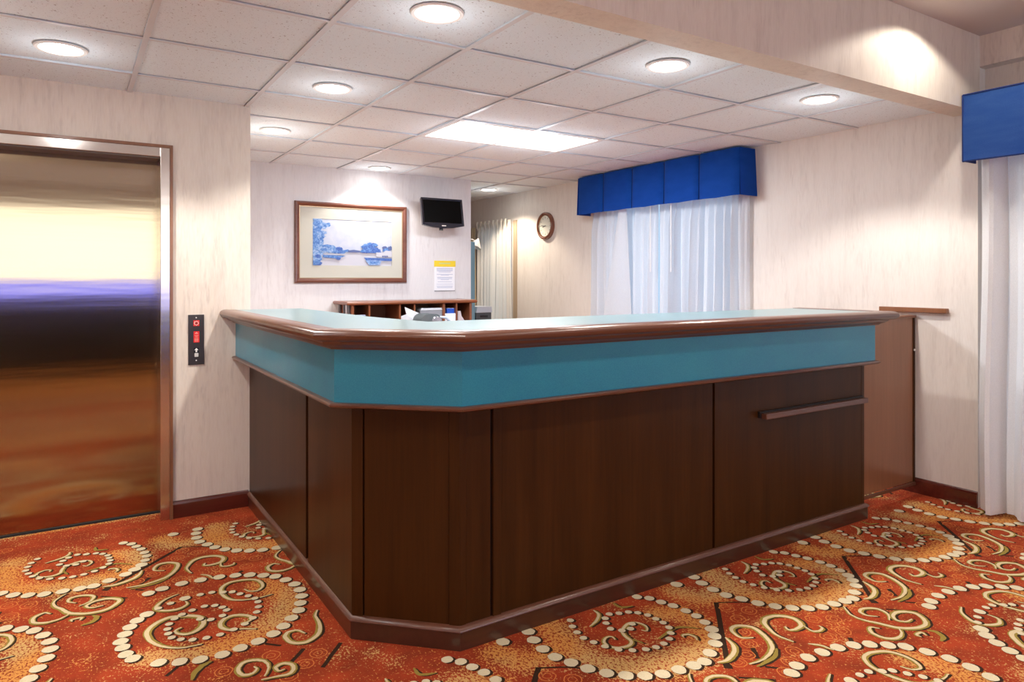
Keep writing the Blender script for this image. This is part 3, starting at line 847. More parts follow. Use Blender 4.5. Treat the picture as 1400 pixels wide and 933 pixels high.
ring_f = [(-sw + .02, -sh + .045), (-sw * .5, -sh + .045), (0, -sh + .045), (sw * .5, -sh + .045), (sw - .02, -sh + .045), (sw - .02, sh - .02), (-sw + .02, sh - .02)]
def T3(x, y, z): return R @ Vector((x, y, z))
sgn = -1 if (R.to_3x3() @ Vector((0, 1, 0))).y > 0 else 1
of = [b.verts.new(T3(x, sgn * .022, z)) for x, z in outl]; ob_ = [b.verts.new(T3(x * .96, -sgn * .025, z * .96)) for x, z in outl]; rf = [b.verts.new(T3(x, sgn * .018, z)) for x, z in ring_f]
nn_ = len(outl)
for i in range(nn_):
    j = (i + 1) % nn_
    b.faces.new((of[i], of[j], ob_[j], ob_[i])); b.faces.new((of[i], of[j], rf[j], rf[i]))
b.faces.new(ob_)
obj('bezel', b, mat('glossy dark bezel', (.018, .018, .028), .22), tv)
b = NB(); b.faces.new([b.verts.new(T3(x, sgn * .017, z)) for x, z in ring_f]); obj('display', b, M['screen'], tv)
b = NB(); box(b, -.022, .022, sgn * .0235, sgn * .0215, -sh + .012, -sh + .020, M4=R); obj('maker_badge', b, M['signwhite'], tv)
b = NB(); q0 = T3(0, -sgn * .03, -sh * .55)
tube(b, [T3(0, -sgn * .02, -sh * .3), T3(-.01, -sgn * .03, -sh - .018)], .020, 10)
tube(b, [T3(.0, -sgn * .05, -sh * .6), Vector((q0.x + .04, YB - .01, q0.z + .08))], .016, 10)
obj('wall_arm', b, M['black'], tv)
b = NB(); box(b, q0.x, q0.x + .08, YB - .012, YB, q0.z + .01, q0.z + .14); obj('wall_plate', b, M['black'], tv)

# notice
nx0, nz1 = wy(594, 356.5, YB); nx1, _ = wy(621.5, 357, YB); nz0 = wy(608, 397.6, YB)[1]; nw = nx1 - nx0; nh = nz1 - nz0
nt = root('wall_notice', 'printed white notice sheet with yellow heading band below the small black screen', 'notice', ((nx0 + nx1) / 2, YB, nz0))
b = NB(); box(b, nx0, nx1, YB - .004, YB, nz0, nz1 - .2 * nh + .004); obj('sheet', b, M['paper'], nt)
b = NB(); box(b, nx0 - .004, nx1 + .008, YB - .006, YB, nz1 - .2 * nh, nz1); obj('heading_band', b, M['yellow'], nt)
b = NB(); box(b, nx0 + nw * .22, nx1 - nw * .22, YB - .0068, YB - .006, nz1 - .11 * nh, nz1 - .07 * nh); obj('heading_print', b, mat('pale green print', (.55, .62, .25), .6), nt)
b = NB()
for z0_, h_, c_ in ((.25, .016, .8), (.29, .016, .8), (.33, .016, .78), (.37, .012, .6), (.45, .012, .8), (.48, .010, .4), (.55, .014, .75), (.59, .014, .72), (.63, .010, .4), (.70, .009, .7), (.78, .009, .8), (.85, .012, .8), (.89, .012, .76)):
    random_ = random.Random(int(z0_ * 100)); x = nx0 + nw * (1 - c_) / 2
    b = NB()
    while x < nx1 - nw * (1 - c_) / 2:
        w_ = random_.uniform(.008, .022); x2 = min(x + w_, nx1 - nw * (1 - c_) / 2)
        z_ = nz1 - z0_ * nh; box(b, x, x2, YB - .0048, YB - .004, z_ - h_ * nh, z_); x = x2 - .0001 if x2 >= nx1 - nw * (1 - c_) / 2 - 1e-6 else x2
        if x2 >= nx1 - nw * (1 - c_) / 2 - 1e-6: break
    obj('print_line', b, M['inkblue'], nt)
b = NB(); box(b, nx0 - .002, nx1 + .002, YB - .005, YB, nz0 - .006, nz0 + .002); obj('bottom_clip', b, mat('grey clip', (.25, .25, .27), .4), nt)

# ---------------------------------------------------------------- hutch and desk
DY0, DY1 = 5.70, YB - .016
dk = root('back_desk', 'brown desk against the back wall, carrying the pigeonhole hutch', 'desk', (2.75, 6.0, 0))
b = NB(); box(b, 2.0, 3.46, 5.55, DY1, .72, .75); obj('desk_top', b, M['hutch'], dk, bevel=.003)
for x in (2.02, 3.41):
    b = NB(); box(b, x, x + .03, 5.58, DY1, 0, .72); obj('side_panel', b, M['hutch'], dk)
b = NB(); box(b, 2.05, 3.41, 6.2, 6.22, .2, .72); obj('modesty_panel', b, M['hutch_in'], dk)
HY = 5.95
def hx(u, Y=HY): return wy(u, 420, Y)[0]
hu = root('pigeonhole_hutch', 'cherry wood pigeonhole shelf unit with rounded top on the desk by the back wall', 'shelf unit', (2.7, 6.13, .75))
HT = 1.150
b = NB(); xs = (hx(480) - .03, hx(649))
rp = [(xs[0], HT - .032), (xs[1], HT - .032)]
prof2 = []
for k in range(9): a = -PI / 2 + PI * k / 8; prof2.append((.016 * math.cos(a), .016 * math.sin(a)))
pth = [(xs[0], DY1), (xs[0], HY - .01), (xs[1], HY - .01), (xs[1], DY1)]
sweep(b, pth, [(d, HT - .016 + z) for d, z in prof2] + [(-.01, HT), (-.01, HT - .032)])
prism(b, [(xs[0] + .01, DY1), (xs[0] + .01, HY + .0), (xs[1] - .01, HY + .0), (xs[1] - .01, DY1)], HT - .030, HT - .001)
obj('top_board', b, M['hutch'], hu, smooth=True)
b = NB(); box(b, hx(482), hx(643), 6.28, 6.295, .75, HT - .03); obj('back_board', b, M['hutch_in'], hu)
for u0, u1 in ((480.5, 484), (504, 506.3), (545.8, 548), (566, 568), (605.5, 608.5), (623.5, 625.3), (642, 645)):
    b = NB(); box(b, hx(u0), hx(u1), HY, 6.28, .75, HT - .03); obj('divider', b, M['hutch'], hu)
b = NB(); box(b, hx(484), hx(642), HY + .01, 6.28, .75, .77); obj('bottom_board', b, M['hutch_in'], hu)
b = NB(); xo = hx(480.5) - .015
for y in (HY + .04, HY + .16, HY + .28): box(b, xo, xo + .014, y - .02, y + .02, .75, HT - .03)
obj('side_slats', b, mat('dark metal slat', (.05, .04, .05), .4), hu)
b = NB(); box(b, xo, xo + .012, HY + .08, HY + .12, .75, HT - .03); obj('side_strip', b, mat('pale strip', (.6, .57, .6), .3, metal=.5), hu)

# things on the desk
def curved_sheet(name, label, pts, width_vec, group=None):
    b = NB(); n_ = len(pts); w = Vector(width_vec)
    for th in (0, .0015):
        pass
    L1 = [b.verts.new(Vector(p)) for p in pts]; L2 = [b.verts.new(Vector(p) + w) for p in pts]
    for i in range(n_ - 1): b.faces.new((L1[i], L1[i + 1], L2[i + 1], L2[i]))
    bmesh.ops.solidify(b, geom=b.faces[:], thickness=.003)
    o = obj(name, b, M['paper'], None, center=True, smooth=True)
    return tag(o, label, 'paper', group)
def at(u, v, Y):
    x, z = wy(u, v, Y); return Vector((x, Y, z))
# fanned paper stack held upright against the hutch
b = NB()
Ya = 5.905
q = [at(548.5, 433, Ya), at(556, 430, Ya + .01), at(553.5, 420, Ya + .03), at(573, 428.5, Ya + .02), at(570, 440, Ya + .03), at(566, 452, Ya + .03), at(549, 452, Ya + .03)]
vv = [b.verts.new(p) for p in q]; f1 = b.faces.new(vv)
r_ = bmesh.ops.extrude_face_region(b, geom=[f1]); bmesh.ops.translate(b, verts=[e for e in r_['geom'] if isinstance(e, bmesh.types.BMVert)], vec=(0, .012, 0))
o = obj('loose_papers', b, M['paper'], None, center=True); tag(o, 'curled white papers standing in front of the left pigeonholes', 'papers')
zd = .7515
# stand the sheet on desk
# document tray with paper
x0, _ = wy(568, 425, 6.05); x1, _ = wy(606, 425, 6.05)
dt = root('document_tray', 'letter tray heaped with white paper inside the widest pigeonhole', 'tray', ((x0 + x1) / 2, 6.08, .771))
b = NB(); box(b, x0 + .012, x1 - .02, 5.97, 6.2, .771, 1.055); obj('tray', b, mat('smoke tray', (.30, .30, .33), .4), dt)
b = NB()
for k in range(5): box(b, x0 + .016 + .002 * k, x1 - .03 - .003 * k, 5.965 + .003 * k, 6.19, 1.0555 + .004 * k, 1.0585 + .004 * k)
obj('paper_stack', b, M['paper'], dt)
# grey desk phone / device with rounded hood
x0, _ = wy(573, 440, 5.72); x1, _ = wy(600, 440, 5.72); zt_ = wy(585, 429.5, 5.72)[1]
dv = root('desk_printer', 'dark grey rounded desktop device in front of the pigeonhole hutch', 'printer', ((x0 + x1) / 2, 5.78, .75))
b = NB(); r_h = .055
pts = [(x0, .751), (x1, .751), (x1, zt_ - .05)]
for k in range(7):
    a = PI / 2 * k / 6; pts.append((x1 - .05 + .05 * math.cos(a), zt_ - .05 + .05 * math.sin(a)))
for k in range(7):
    a = PI / 2 + PI / 2 * k / 6; pts.append((x0 + .07 + .07 * math.cos(a), zt_ - .07 + .07 * math.sin(a)))
fa = [b.verts.new((x, 5.68, z)) for x, z in pts]; fb = [b.verts.new((x, 5.86, z)) for x, z in pts]
b.faces.new(fa[::-1]); b.faces.new(fb)
for i in range(len(pts)): b.faces.new((fa[i], fa[(i + 1) % len(pts)], fb[(i + 1) % len(pts)], fb[i]))
obj('housing', b, mat('slate plastic', (.10, .12, .13), .45), dv, smooth=True)
b = NB(); lathe(b, [(0, 0), (.045, 0), (.05, .01), (.045, .02), (.02, .024), (0, .024)], Matrix.Translation((x1 - .045, 5.68, zt_ - .07)) @ Matrix.Rotation(PI / 2, 4, 'X'), 24); obj('dial', b, mat('silver dial', (.42, .42, .48), .25, metal=.7), dv, smooth=True)
b = NB(); tube(b, [(x1 + .0, 5.70, zt_ - .03), (x1 + .05, 5.68, zt_ - .035), (x1 + .085, 5.67, zt_ - .07), (x1 + .09, 5.67, zt_ - .16)], .012, 8); obj('side_tube', b, mat('pale blue plastic', (.35, .45, .6), .3), dv, smooth=True)
# binder white + blue folder
x0, _ = wy(608, 440, 5.80); x1, _ = wy(621.5, 440, 5.80); z_ = wy(614, 428.8, 5.80)[1]
b = NB(); box(b, x0, x1, 5.78, 5.80, .751, z_); tag(obj('white_folder', b, M['paper'], None, center=True, bevel=.002), 'plain white folder standing in front of the blue one', 'folder')
x0, _ = wy(610.5, 430, 6.0); x1, _ = wy(622.6, 430, 6.0); z_ = wy(616, 421.8, 6.0)[1]
bf = root('blue_binder', 'bright blue binder standing upright in a narrow pigeonhole', 'binder', ((x0 + x1) / 2, 6.05, .771))
b = NB(); box(b, x0, x1, 5.99, 6.22, .771, z_); obj('binder_cover', b, mat('bright blue board', (.02, .10, .55), .4), bf, bevel=.004)
b = NB(); box(b, x0 + .004, x1 - .004, 6.0, 6.21, z_, z_ + .003); obj('binder_pages', b, M['paper'], bf)
x0, _ = wy(625.5, 440, 5.98); x1, _ = wy(629, 440, 5.98); z_ = wy(627, 425.5, 5.98)[1]
b = NB(); pts = [(x0, .772), (x1 + .09, .772), (x1 + .05, z_ - .10), (x1 + .012, z_ - .05), (x1, z_), (x0, z_)]
fa = [b.verts.new((x, 5.97, z)) for x, z in pts]; fb = [b.verts.new((x, 6.15, z)) for x, z in pts]; b.faces.new(fa[::-1]); b.faces.new(fb)
for i in range(len(pts)): b.faces.new((fa[i], fa[(i + 1) % len(pts)], fb[(i + 1) % len(pts)], fb[i]))
tag(obj('brochure_pile', b, mat('pink grey paper', (.62, .55, .56), .6), None, center=True), 'slumped pale brochures in the rightmost pigeonhole', 'brochures')
x0, _ = wy(487, 430, 5.90); x1, _ = wy(500, 430, 5.90); z_ = wy(490, 431, 5.90)[1]
b = NB(); box(b, x0, x1, 5.9, 5.93, .751, z_, M4=None); tag(obj('leaflet_holder', b, mat('blue grey card', (.30, .36, .5), .4), None, center=True, bevel=.003), 'low blue grey leaflet block before the leftmost pigeonhole', 'leaflet holder')

# grey printer on a stand beyond the wall corner, teal cabinet, shade
def at2(u, v, X, Y):  # height at point
    d = X * SN + Y * CS; return EYE - (v - CY) * d / F_PX
PXc, PYc = 3.80, 6.62
def ub(u, Y): return wy(u, 420, Y)[0]
xa, xb = ub(651, PYc), ub(672, PYc)
pr = root('office_shredder', 'grey office shredder with pale lid, standing behind the counter near the cream drape', 'shredder', ((xa + xb) / 2, PYc + .1, 0))
zt_ = at2(0, 419.5, (xa + xb) / 2, PYc); zm = at2(0, 427.5, (xa + xb) / 2, PYc)
b = NB(); box(b, xa, xb, PYc, PYc + .25, .0, zm); obj('bin', b, mat('charcoal plastic', (.06, .065, .075), .4), pr, bevel=.006)
b = NB(); pts = [(xa - .003, zm), (xb + .003, zm), (xb - .004, zt_), (xa + .01, zt_)]
fa = [b.verts.new((x, PYc - .01, z)) for x, z in pts]; fb = [b.verts.new((x, PYc + .26, z)) for x, z in pts]; b.faces.new(fa[::-1]); b.faces.new(fb)
for i in range(4): b.faces.new((fa[i], fa[(i + 1) % 4], fb[(i + 1) % 4], fb[i]))
obj('lid', b, mat('pale grey plastic', (.45, .48, .55), .35), pr)
b = NB(); box(b, xa + .05, xb - .05, PYc - .004, PYc + .001, zm - .055, zm - .03); obj('slot', b, M['black'], pr)
cabx0, cabx1 = 3.555, ub(649.4, YB + .14)
zc = at2(0, 330.5, 3.6, YB + .14)
b = NB(); box(b, 3.35, cabx1, YB + .14, YB + .60, .0, zc)
cab = root('teal_cabinet', 'tall narrow grey teal cabinet just behind the corner of the back wall', 'cabinet', (3.45, YB + .37, 0))
obj('cabinet_body', b, mat('grey teal paint', (.13, .24, .30), .5), cab, bevel=.004)
b = NB(); box(b, 3.40, cabx1 - .02, YB + .132, YB + .14, .06, zc - .04); obj('cabinet_door', b, mat('grey teal paint door', (.14, .25, .31), .5), cab)
# white shade leaning off the cabinet top
b = NB(); sx, sy, sz = cabx1, YB + .30, zc
lathe(b, [(.0, .105), (.022, .08), (.072, 0), (.069, 0), (.02, .075), (.0, .078)], Matrix.Translation((sx + .09, sy, sz - .05)) @ Matrix.Rotation(.42, 4, 'Y'), 28)
lm = root('lamp', 'small white flared lamp shade beside the teal cabinet top, before the drape', 'lamp', (sx - .05, sy, sz))
obj('lamp_shade', b, mat('white shade', (.78, .76, .72), .5), lm, smooth=True)
b = NB(); tube(b, [(sx - .06, sy, sz + .001), (sx - .03, sy, sz + .03), (sx + .06, sy, sz + .035), (sx + .085, sy, sz + .02)], .006, 8); lathe(b, [(0, .012), (.04, .012), (.045, .001), (0, .001)], Matrix.Translation((sx - .06, sy, sz + .001)), 20); obj('lamp_stem', b, M['trimring'], lm, smooth=True)

# ---------------------------------------------------------------- clock
cl = root('wall_clock', 'round wall clock with pale face and brown wooden rim on the right wall', 'clock', (XR, 6.40, 1.95))
CM = Matrix.Translation((XR, 6.375, 1.948)) @ Matrix.Rotation(-PI / 2, 4, 'Y')
ORG[cl] = Vector((XR, 6.40, 1.95))
b = NB(); lathe(b, [(.155, 0), (.157, .02), (.150, .036), (.138, .042), (.127, .038), (.122, .024), (.122, 0)], CM, 48, close=True); obj('rim', b, M['clock_wood'], cl, smooth=True)
b = NB(); lathe(b, [(.124, .028), (.120, .031), (.117, .024), (.122, .02)], CM, 48, close=True); obj('inner_ring', b, mat('brass ring', (.5, .36, .22), .25, metal=.8), cl, smooth=True)
b = NB(); lathe(b, [(0, .018), (.123, .018), (.123, .004), (0, .004)], CM, 40); obj('dial_face', b, M['clock_face'], cl)
for k in range(12):
    b = NB()
    a = 2 * PI * k / 12; box(b, -.003, .003, .085, .104, .0182, .0195, M4=CM @ Matrix.Rotation(a, 4, 'Z')); obj('hour_mark', b, M['mark'], cl)
for nm, ang, ln, w_ in (('hour_hand', math.radians(12), .055, .004), ('minute_hand', math.radians(-6), .085, .003)):
    b = NB(); box(b, -w_, w_, -.012, ln, .020, .0215, M4=CM @ Matrix.Rotation(ang, 4, 'Z')); obj(nm, b, mat('dark hand ' + nm, (.12, .10, .10), .5), cl)

# ---------------------------------------------------------------- windows
def window(name, y0, y1, z0, z1, x, mull=1):
    b = NB()
    for q in ((y0, y0 + .05, z0, z1), (y1 - .05, y1, z0, z1), (y0 + .05, y1 - .05, z0, z0 + .05), (y0 + .05, y1 - .05, z1 - .05, z1)): box(b, x, x + .06, *q)
    for k in range(mull):
        c = y0 + (y1 - y0) * (k + 1) / (mull + 1); box(b, x + .005, x + .055, c - .02, c + .02, z0 + .05, z1 - .05)
    o = struct(name, b, M['white'])
    g_ = NB(); box(g_, x + .028, x + .034, y0 + .05, y1 - .05, z0 + .05, z1 - .05)
    obj('pane', g_, M['glass'], o)
    return o
window('window_1', 3.72, 5.32, .8, 2.2, XR + .06)
window('window_2', 7.12, 7.86, .5, 2.0, XR + .06, 0)
window('window_3', -1.4, 1.78, .25, 2.2, XR + .14, 2)


def curtain(name, y0, y1, z0, z1, x, amp, nfold, seed, shear=0.0, pinch=0, uneven=.3, hem=.0, flare=0):
    rnd = random.Random(seed); N_ = nfold * 10; K = 26
    ph = []; acc = 0
    for i in range(nfold): w = 1 + rnd.uniform(-uneven, uneven); ph.append(w)
    tot = sum(ph); edges = [0]
    for w in ph: edges.append(edges[-1] + w / tot)
    am = [amp * rnd.uniform(.6, 1.2) for _ in range(nfold)]
    b = NB(); grid = []
    for r in range(K + 1):
        t = r / K; z = z1 + (z0 - z1) * t; row = []
        for c in range(N_ + 1):
            s = c / N_
            k = min(nfold - 1, next((q for q in range(nfold) if s <= edges[q + 1]), nfold - 1))
            fr = (s - edges[k]) / (edges[k + 1] - edges[k])
            a = am[k] * (.6 + .4 * t)
            if pinch and t < .12: a *= .5 + .5 * t / .12
            off = a * .5 * (1 - math.cos(2 * PI * fr)) + .25 * a * math.sin(4 * PI * fr + k)
            off += .006 * math.sin(3 * t + 5 * s + seed)
            yy2 = y0 + (y1 - y0) * s + .012 * math.sin(2 * t * PI + k) * t
            yy2 += shear * t * (1 - s)
            row.append(b.verts.new((x - off, yy2, z - (.006 * math.sin(2 * PI * fr) if r == K else 0))))
        grid.append(row)
    for r in range(K):
        for c in range(N_): b.faces.new((grid[r][c], grid[r][c + 1], grid[r + 1][c + 1], grid[r + 1][c]))
    return b

def yx(u, X):
    a = u - 700; t = X / (a * CS + F_PX * SN); return t * (-a * SN + F_PX * CS)
XCU = 4.45
ya, yb_, ymid = yx(1021.5, XCU), yx(809, XCU), yx(897, XCU)
c1_ = root('sheer_curtain', 'right half of the white sheer curtains under the royal blue valance behind the counter', 'curtain', (XCU, (ya + ymid) / 2, .15), 'sheer curtains behind the counter')
b = curtain('x', ya, ymid - .018, .15, 2.06, XCU + .03, .085, 11, 3, pinch=1, uneven=.45); obj('fabric', b, M['sheer'], c1_, smooth=True, recalc=False)
c2_ = root('sheer_curtain', 'left half of the white sheer curtains behind the counter, with a loose slanting fold', 'curtain', (XCU, (yb_ + ymid) / 2, .15), 'sheer curtains behind the counter')
b = curtain('x', ymid + .004, yb_, .15, 2.06, XCU + .03, .085, 9, 11, shear=0.0, pinch=1, uneven=.45); obj('fabric', b, M['sheer'], c2_, smooth=True, recalc=False)
# slanting loose fold on the left half
b = NB(); G_ = []
for r in range(21):
    t = r / 20; z = 2.04 + (.15 - 2.04) * t; row = []
    for c in range(9):
        s = c / 8
        uA = 847 - 24 * t * 1.6; uB = 857 + 8 * t * 1.6
        yA, yBB = yx(uA, XCU - .07), yx(uB, XCU - .07); wd = yA - yBB
        row.append(b.verts.new((XCU - .075 - .012 * math.sin(PI * s * 2), yA - wd * s, z)))
    G_.append(row)
for r in range(20):
    for c in range(8): b.faces.new((G_[r][c], G_[r][c + 1], G_[r + 1][c + 1], G_[r + 1][c]))
obj('loose_fold', b, M['sheer'], c2_, smooth=True, recalc=False)
for u, vv_, par in ((917.4, 372, c1_), (889.3, 372, c2_)):
    y = yx(u, XCU - .09); d = (XCU - .09) * SN + y * CS
    b = NB(); tube(b, [(XCU - .09, y, 2.05), (XCU - .09, y, EYE - (372 - CY) * d / F_PX)], .005, 8); obj('draw_wand', b, M['white'], par)

# blue valance behind the counter
VX = 4.32
ys = [yx(u, VX) for u in (789, 822.8, 861.9, 905.8, 953.6, 1010)]
vz0, vz1 = 2.002, 2.37
va = root('blue_valance', 'royal blue box pleated valance over the sheer curtains behind the counter', 'valance', (4.42, (ys[0] + ys[-1]) / 2, vz0))
for i in range(5):
    a, c = ys[i], ys[i + 1]      # a > c
    b = NB()
    f_ = .006
    T_ = [(VX, a - .001), (VX, c + .001)]
    nsub = 12; rowt = []; rowb = []
    for k in range(nsub + 1):
        s = k / nsub; y = a - .004 + (c - a + .008) * s
        edge = min(s, 1 - s) * nsub
        out = .000 if edge > .8 else .0
        inn = .022 * max(0, 1 - edge)
        rowt.append(b.verts.new((VX + inn, y, vz1)))
        rowb.append(b.verts.new((VX - .012 * math.sin(PI * s) + inn - .006, y, vz0 - .008 * (1 - abs(2 * s - 1)) + .010 * (1 if edge < .5 else 0) * 0)))
    for k in range(nsub): b.faces.new((rowt[k], rowt[k + 1], rowb[k + 1], rowb[k]))
    bmesh.ops.solidify(b, geom=b.faces[:], thickness=-.006)
    obj('pleat_panel', b, M['blue'], va, smooth=True)
for i in range(0, 6):
    b = NB(); box(b, VX + .024, VX + .028, ys[i] - (.03 if i < 5 else 0), ys[i] + (.03 if i else 0), vz0 + .003, vz1); obj('pleat_back', b, M['blue_pipe'], va)
for k_, y in ((0, ys[-1]), (1, ys[0])):
    b = NB(); sgn_ = -1 if k_ == 0 else 1
    v4 = [b.verts.new(p) for p in ((VX + .012, y, vz1), (XR - .002, y + sgn_ * .0, vz1), (XR - .002, y + sgn_ * .02, vz0 - .004), (VX + .005, y + sgn_ * .012, vz0 - .002))]
    b.faces.new(v4); bmesh.ops.solidify(b, geom=b.faces[:], thickness=.006); obj('return_panel', b, M['blue'], va)
b = NB(); box(b, VX + .02, XR - .004, ys[-1] + .012, ys[0] - .012, vz1 - .03, vz1 - .012); obj('top_board', b, M['blue_pipe'], va)

# lobby valance
LX = 4.288
lv = root('lobby_valance', 'large faded blue flat fabric valance at the right edge, over the long white curtain', 'valance', (4.4, .4, 2.02))
zt2, zb2 = 2.400, 2.022
b = NB(); nsy = 30; R1, R2 = [], []
for k in range(nsy + 1):
    y = 1.952 - (1.952 + 1.5) * k / nsy
    R1.append(b.verts.new((LX, y, zt2))); R2.append(b.verts.new((LX - .004 - .003 * math.sin(k * 1.3), y, zb2 + .003 * math.sin(k * .9))))
mid = [b.verts.new((LX - .006, (a.co.y + c.co.y) / 2, (zt2 + zb2) / 2)) for a, c in zip(R1, R2)]
for k in range(nsy):
    b.faces.new((R1[k], R1[k + 1], mid[k + 1], mid[k])); b.faces.new((mid[k], mid[k + 1], R2[k + 1], R2[k]))
bmesh.ops.solidify(b, geom=b.faces[:], thickness=-.008)
obj('front_panel', b, M['blue2'], lv, smooth=True)
b = NB(); box(b, LX + .008, XR - .09, 1.944, 1.952, zb2, zt2); obj('return_panel', b, M['blue_pipe'], lv)
b = NB(); tube(b, [(LX - .003, 1.952, zt2), (LX - .003, -1.5, zt2)], .0045, 6); tube(b, [(LX - .006, 1.952, zb2), (LX - .006, -1.5, zb2)], .0045, 6); tube(b, [(LX - .003, 1.953, zb2), (LX - .003, 1.953, zt2)], .0045, 6); obj('piping', b, M['blue_pipe'], lv)
b = NB(); box(b, LX + .01, XR - .003, -1.49, 1.94, zt2 - .03, zt2 - .012); obj('top_board', b, M['blue_pipe'], lv)

cu = root('long_curtain', 'long white curtain reaching the carpet at the right edge, under the faded valance', 'curtain', (4.45, 1.2, 0))
b = curtain('x', -1.3, 1.945, .025, 2.25, 4.478, .10, 17, 5, uneven=.25); obj('fabric', b, M['sheer2'], cu, smooth=True, recalc=False)

# far drape by the clock, gold brown drape edge
fd = root('cream_drape', 'cream pinch pleated drape over the small far window left of the clock', 'drape', (4.45, 7.5, .4))
b = curtain('x', 7.08, 7.90, .4, 2.07, 4.49, .05, 9, 8, pinch=1); obj('fabric', b, M['drape'], fd, smooth=True, recalc=False)
for k in range(8):
    b = NB(); y = 7.13 + k * .1
    tube(b, [(4.445, y, 2.085), (4.437, y, 2.05), (4.442, y, 2.02), (4.45, y, 1.98)], [.014, .010, .006, .003], 8); obj('pinch_pleat', b, M['drape'], fd, smooth=True)
b = curtain('x', 7.90, 8.10, .4, 2.02, 4.46, .05, 3, 9)
tag(obj('gold_drape', b, M['gold'], None, center=True, smooth=True, recalc=False), 'narrow gold brown drape edge left of the cream drape', 'drape')
b = NB(); box(b, XR - .012, XR, 6.98, 7.06, .35, 2.06); struct('trim_shadow', b, M['beige'])  # brown strip paints the shadowed reveal beside the far window

# ---------------------------------------------------------------- ceiling lights
tf = root('ceiling_light_panel', 'lit rectangular fluorescent ceiling panel above the counter', 'ceiling light', ((TROF[0] + TROF[1]) / 2, (TROF[2] + TROF[3]) / 2, CEIL))
b = NB(); x0, x1, y0, y1 = TROF
x0 += .014; x1 -= .014; y0 += .014; y1 -= .014
for q in ((x0, x1, y0, y0 + .022), (x0, x1, y1 - .022, y1), (x0, x0 + .022, y0 + .022, y1 - .022), (x1 - .022, x1, y0 + .022, y1 - .022)): box(b, *q, CEIL - .001, CEIL + .012)
obj('panel_frame', b, M['trimring'], tf)
b = NB(); box(b, x0 + .022, x1 - .022, y0 + .022, y1 - .022, CEIL + .004, CEIL + .008); obj('diffuser', b, M['lens_cool'], tf)
LABL = ['recessed downlight nearest the elevator door', 'recessed downlight centred on the ceiling left of the lit fluorescent panel, beyond the brightest one', 'large bright recessed downlight at the top edge of the picture', 'bright recessed downlight right of the topmost one, near the beam', 'recessed downlight above the gate end of the counter',
        'recessed downlight just right of the elevator wall corner', 'small recessed downlight directly over the framed picture', 'farthest recessed downlight, above the cream drape']
first = None
for (lx, ly), lab in zip(LIGHTS, LABL):
    if first is None:
        r = root('recessed_downlight', lab, 'ceiling light', (lx, ly, CEIL), 'recessed downlights in the suspended ceiling')
        b = NB(); lathe(b, [(.084, .030), (.084, .004), (.086, -.002), (.100, -.003), (.104, .002), (.104, .0035), (.088, .0045), (.088, .030)], Matrix.Translation((lx, ly, CEIL)), 40, close=True); p1 = obj('trim_ring', b, M['trimring'], r, smooth=True)
        b = NB(); lathe(b, [(0, .006), (.05, .007), (.083, .012), (.083, .016), (0, .016)], Matrix.Translation((lx, ly, CEIL)), 32); p2 = obj('lens', b, M['lens'], r, smooth=True)
        first = (r, p1, p2)
    else:
        r = first[0].copy(); COL.objects.link(r); r.location = (lx, ly, CEIL); r['label'] = lab
        for p in first[1:]:
            c = p.copy(); COL.objects.link(c); c.parent = r


def lamp(kind, name, loc, energy, col, rot=(0, 0, 0), **k):
    d = bpy.data.lights.new(name, kind); d.energy = energy; d.color = col
    for a, v in k.items(): setattr(d, a, v)
    o = bpy.data.objects.new(name, d); COL.objects.link(o); o.location = loc; o.rotation_euler = rot; return o
POW = [13, 11, 12, 12, 12, 10, 8, 14]
for (lx, ly), p in zip(LIGHTS, POW):
    warm = (1, .84, .66) if ly > 6.5 else (1, .955, .89)
    lamp('SPOT', 'downlight_beam', (lx, ly, CEIL - .012), p * 4, warm, spot_size=math.radians(125), spot_blend=.35, shadow_soft_size=.05)
for (lx, ly), p in zip(LIGHTS, POW):
    lamp('POINT', 'ceiling_fill_point', (lx, ly, CEIL - .17), .8, (.97, .99, 1), shadow_soft_size=.06)  # unseen points added below the fixtures to brighten the ceiling
for k in (-.3, .3):
    lamp('POINT', 'panel_fill_point', ((TROF[0] + TROF[1]) / 2 + k, (TROF[2] + TROF[3]) / 2, CEIL - .16), 4, (.88, .94, 1), shadow_soft_size=.08)  # unseen fill points added under the panel for the ceiling around it
# uplight added out of view on the left to brighten the low ceiling
fl_ = root('added_uplight', 'tall uplight floor lamp standing left of the elevator door', 'floor lamp', (-1.5, 2.7, 0))
b = NB(); lathe(b, [(0, 0), (.14, 0), (.14, .015), (.02, .03), (0, .03)], Matrix.Translation((-1.5, 2.7, 0)), 28); obj('base', b, M['black'], fl_)
b = NB(); tube(b, [(-1.5, 2.7, .03), (-1.5, 2.7, 1.66)], .012, 10); obj('pole', b, M['black'], fl_)
b = NB(); lathe(b, [(.02, 1.66), (.10, 1.70), (.17, 1.78), (.165, 1.78), (.095, 1.71), (.02, 1.675)], Matrix.Translation((-1.5, 2.7, 0)), 28, close=True); obj('uplight_bowl', b, M['white'], fl_, smooth=True)
lamp('SPOT', 'added_uplight_beam', (-1.5, 2.7, 1.74), 110, (1, .95, .9), rot=(PI, 0, 0), spot_size=math.radians(150), spot_blend=.6, shadow_soft_size=.08)
lamp('AREA', 'panel_beam', ((TROF[0] + TROF[1]) / 2, (TROF[2] + TROF[3]) / 2, CEIL - .006), 42, (.86, .93, 1), shape='RECTANGLE', size=1.1, size_y=.5)
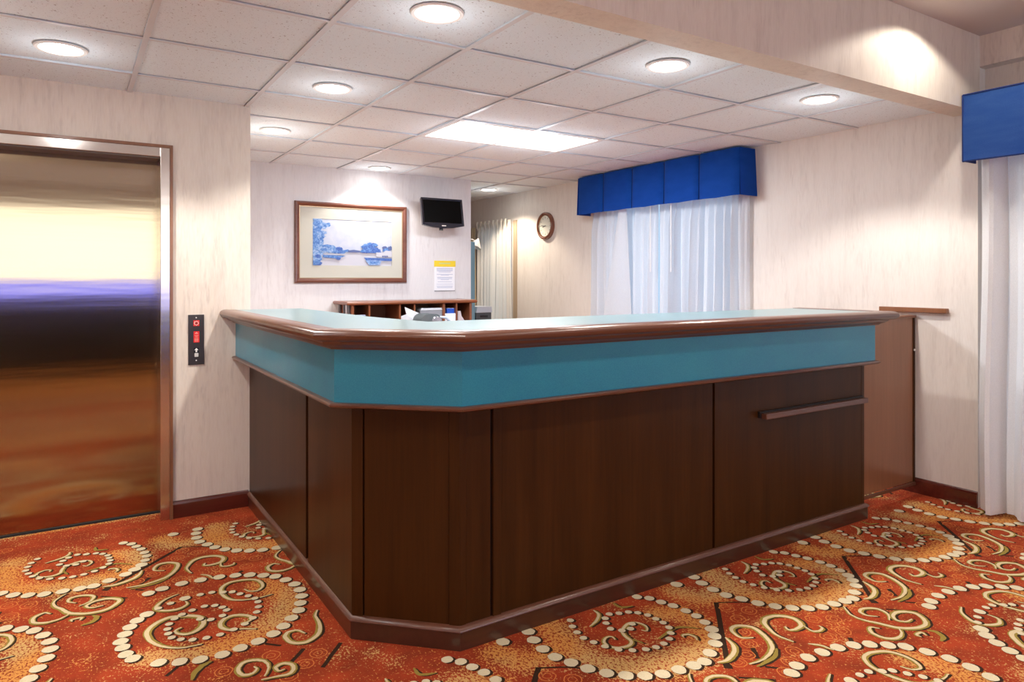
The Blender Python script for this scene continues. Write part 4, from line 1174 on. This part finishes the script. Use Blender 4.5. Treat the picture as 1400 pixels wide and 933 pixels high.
# one lobby downlight washes the beam, the rest are added unseen fill
LOB = [(3.72, 1.69), (2.0, .9), (.4, .9), (-1.4, .9), (3.4, -.6), (1.2, -1.2), (-1.2, -1.2)]
for i, (lx, ly) in enumerate(LOB):
    lamp('SPOT', 'lobby_downlight_beam', (lx, ly, HIGH - .02), 40 if i else 17, (1, .93, .84), spot_size=math.radians(130 if i else 142), spot_blend=.5 if i else .18, shadow_soft_size=.08 if i else .04)
for i, (lx, ly) in enumerate(LOB):
    r = first[0].copy(); COL.objects.link(r); r.location = (lx, ly, HIGH - .004); r['label'] = 'recessed downlight in the high lobby ceiling'; r['group'] = 'lobby ceiling downlights'
    for p in first[1:]:
        c = p.copy(); COL.objects.link(c); c.parent = r

# warm fill light added unseen behind the camera
lamp('AREA', 'rear_fill', (.6, YN - .2, 1.875), 52, (1, .92, .80), rot=(PI / 2, 0, 0), shape='RECTANGLE', size=6.2, size_y=1.1)
# dark block and blue glowing strip, added for the elevator door's reflection
lc = root('reflection_block', 'long dark lobby console with a blue lit strip, behind the viewer', 'console', (.6, YN + .3, 0))
b = NB(); box(b, -2.6, 3.8, YN + .15, YN + .55, .0, 1.08); obj('block_body', b, M['groove'], lc, bevel=.01)
b = NB(); box(b, -2.6, 3.8, YN + .30, YN + .34, 1.15, 1.25); obj('reflection_strip', b, emission('blue lit strip', (.08, .12, 1), 6), lc)
b = NB(); box(b, -2.62, 3.82, YN + .13, YN + .57, 1.08, 1.09); obj('block_top', b, M['hutch_in'], lc)
# world: pale overcast daylight outside the windows
w = bpy.data.worlds.new('world'); SC.world = w; w.use_nodes = True
bg = w.node_tree.nodes['Background']; bg.inputs[0].default_value = (.62, .78, 1, 1); bg.inputs[1].default_value = .75

# ---------------------------------------------------------------- camera
cd = bpy.data.cameras.new('camera'); cam = bpy.data.objects.new('camera', cd); COL.objects.link(cam)
cam.location = (0, 0, EYE); cam.rotation_euler = (PI / 2, 0, -YAW)
cd.sensor_width = 36; cd.sensor_fit = 'HORIZONTAL'; cd.lens = F_PX / 1400 * 36
cd.shift_y = (CY - 466.5) / 1400
cd.clip_start = .02
SC.camera = cam
SC.view_settings.view_transform = 'Standard'; SC.view_settings.look = 'None'
SC.view_settings.gamma = 1; SC.view_settings.exposure = .56
SC.view_settings.use_curve_mapping = False
SC.cycles.max_bounces = 8; SC.cycles.diffuse_bounces = 5; SC.cycles.transparent_max_bounces = 12
SC.cycles.sample_clamp_indirect = 6
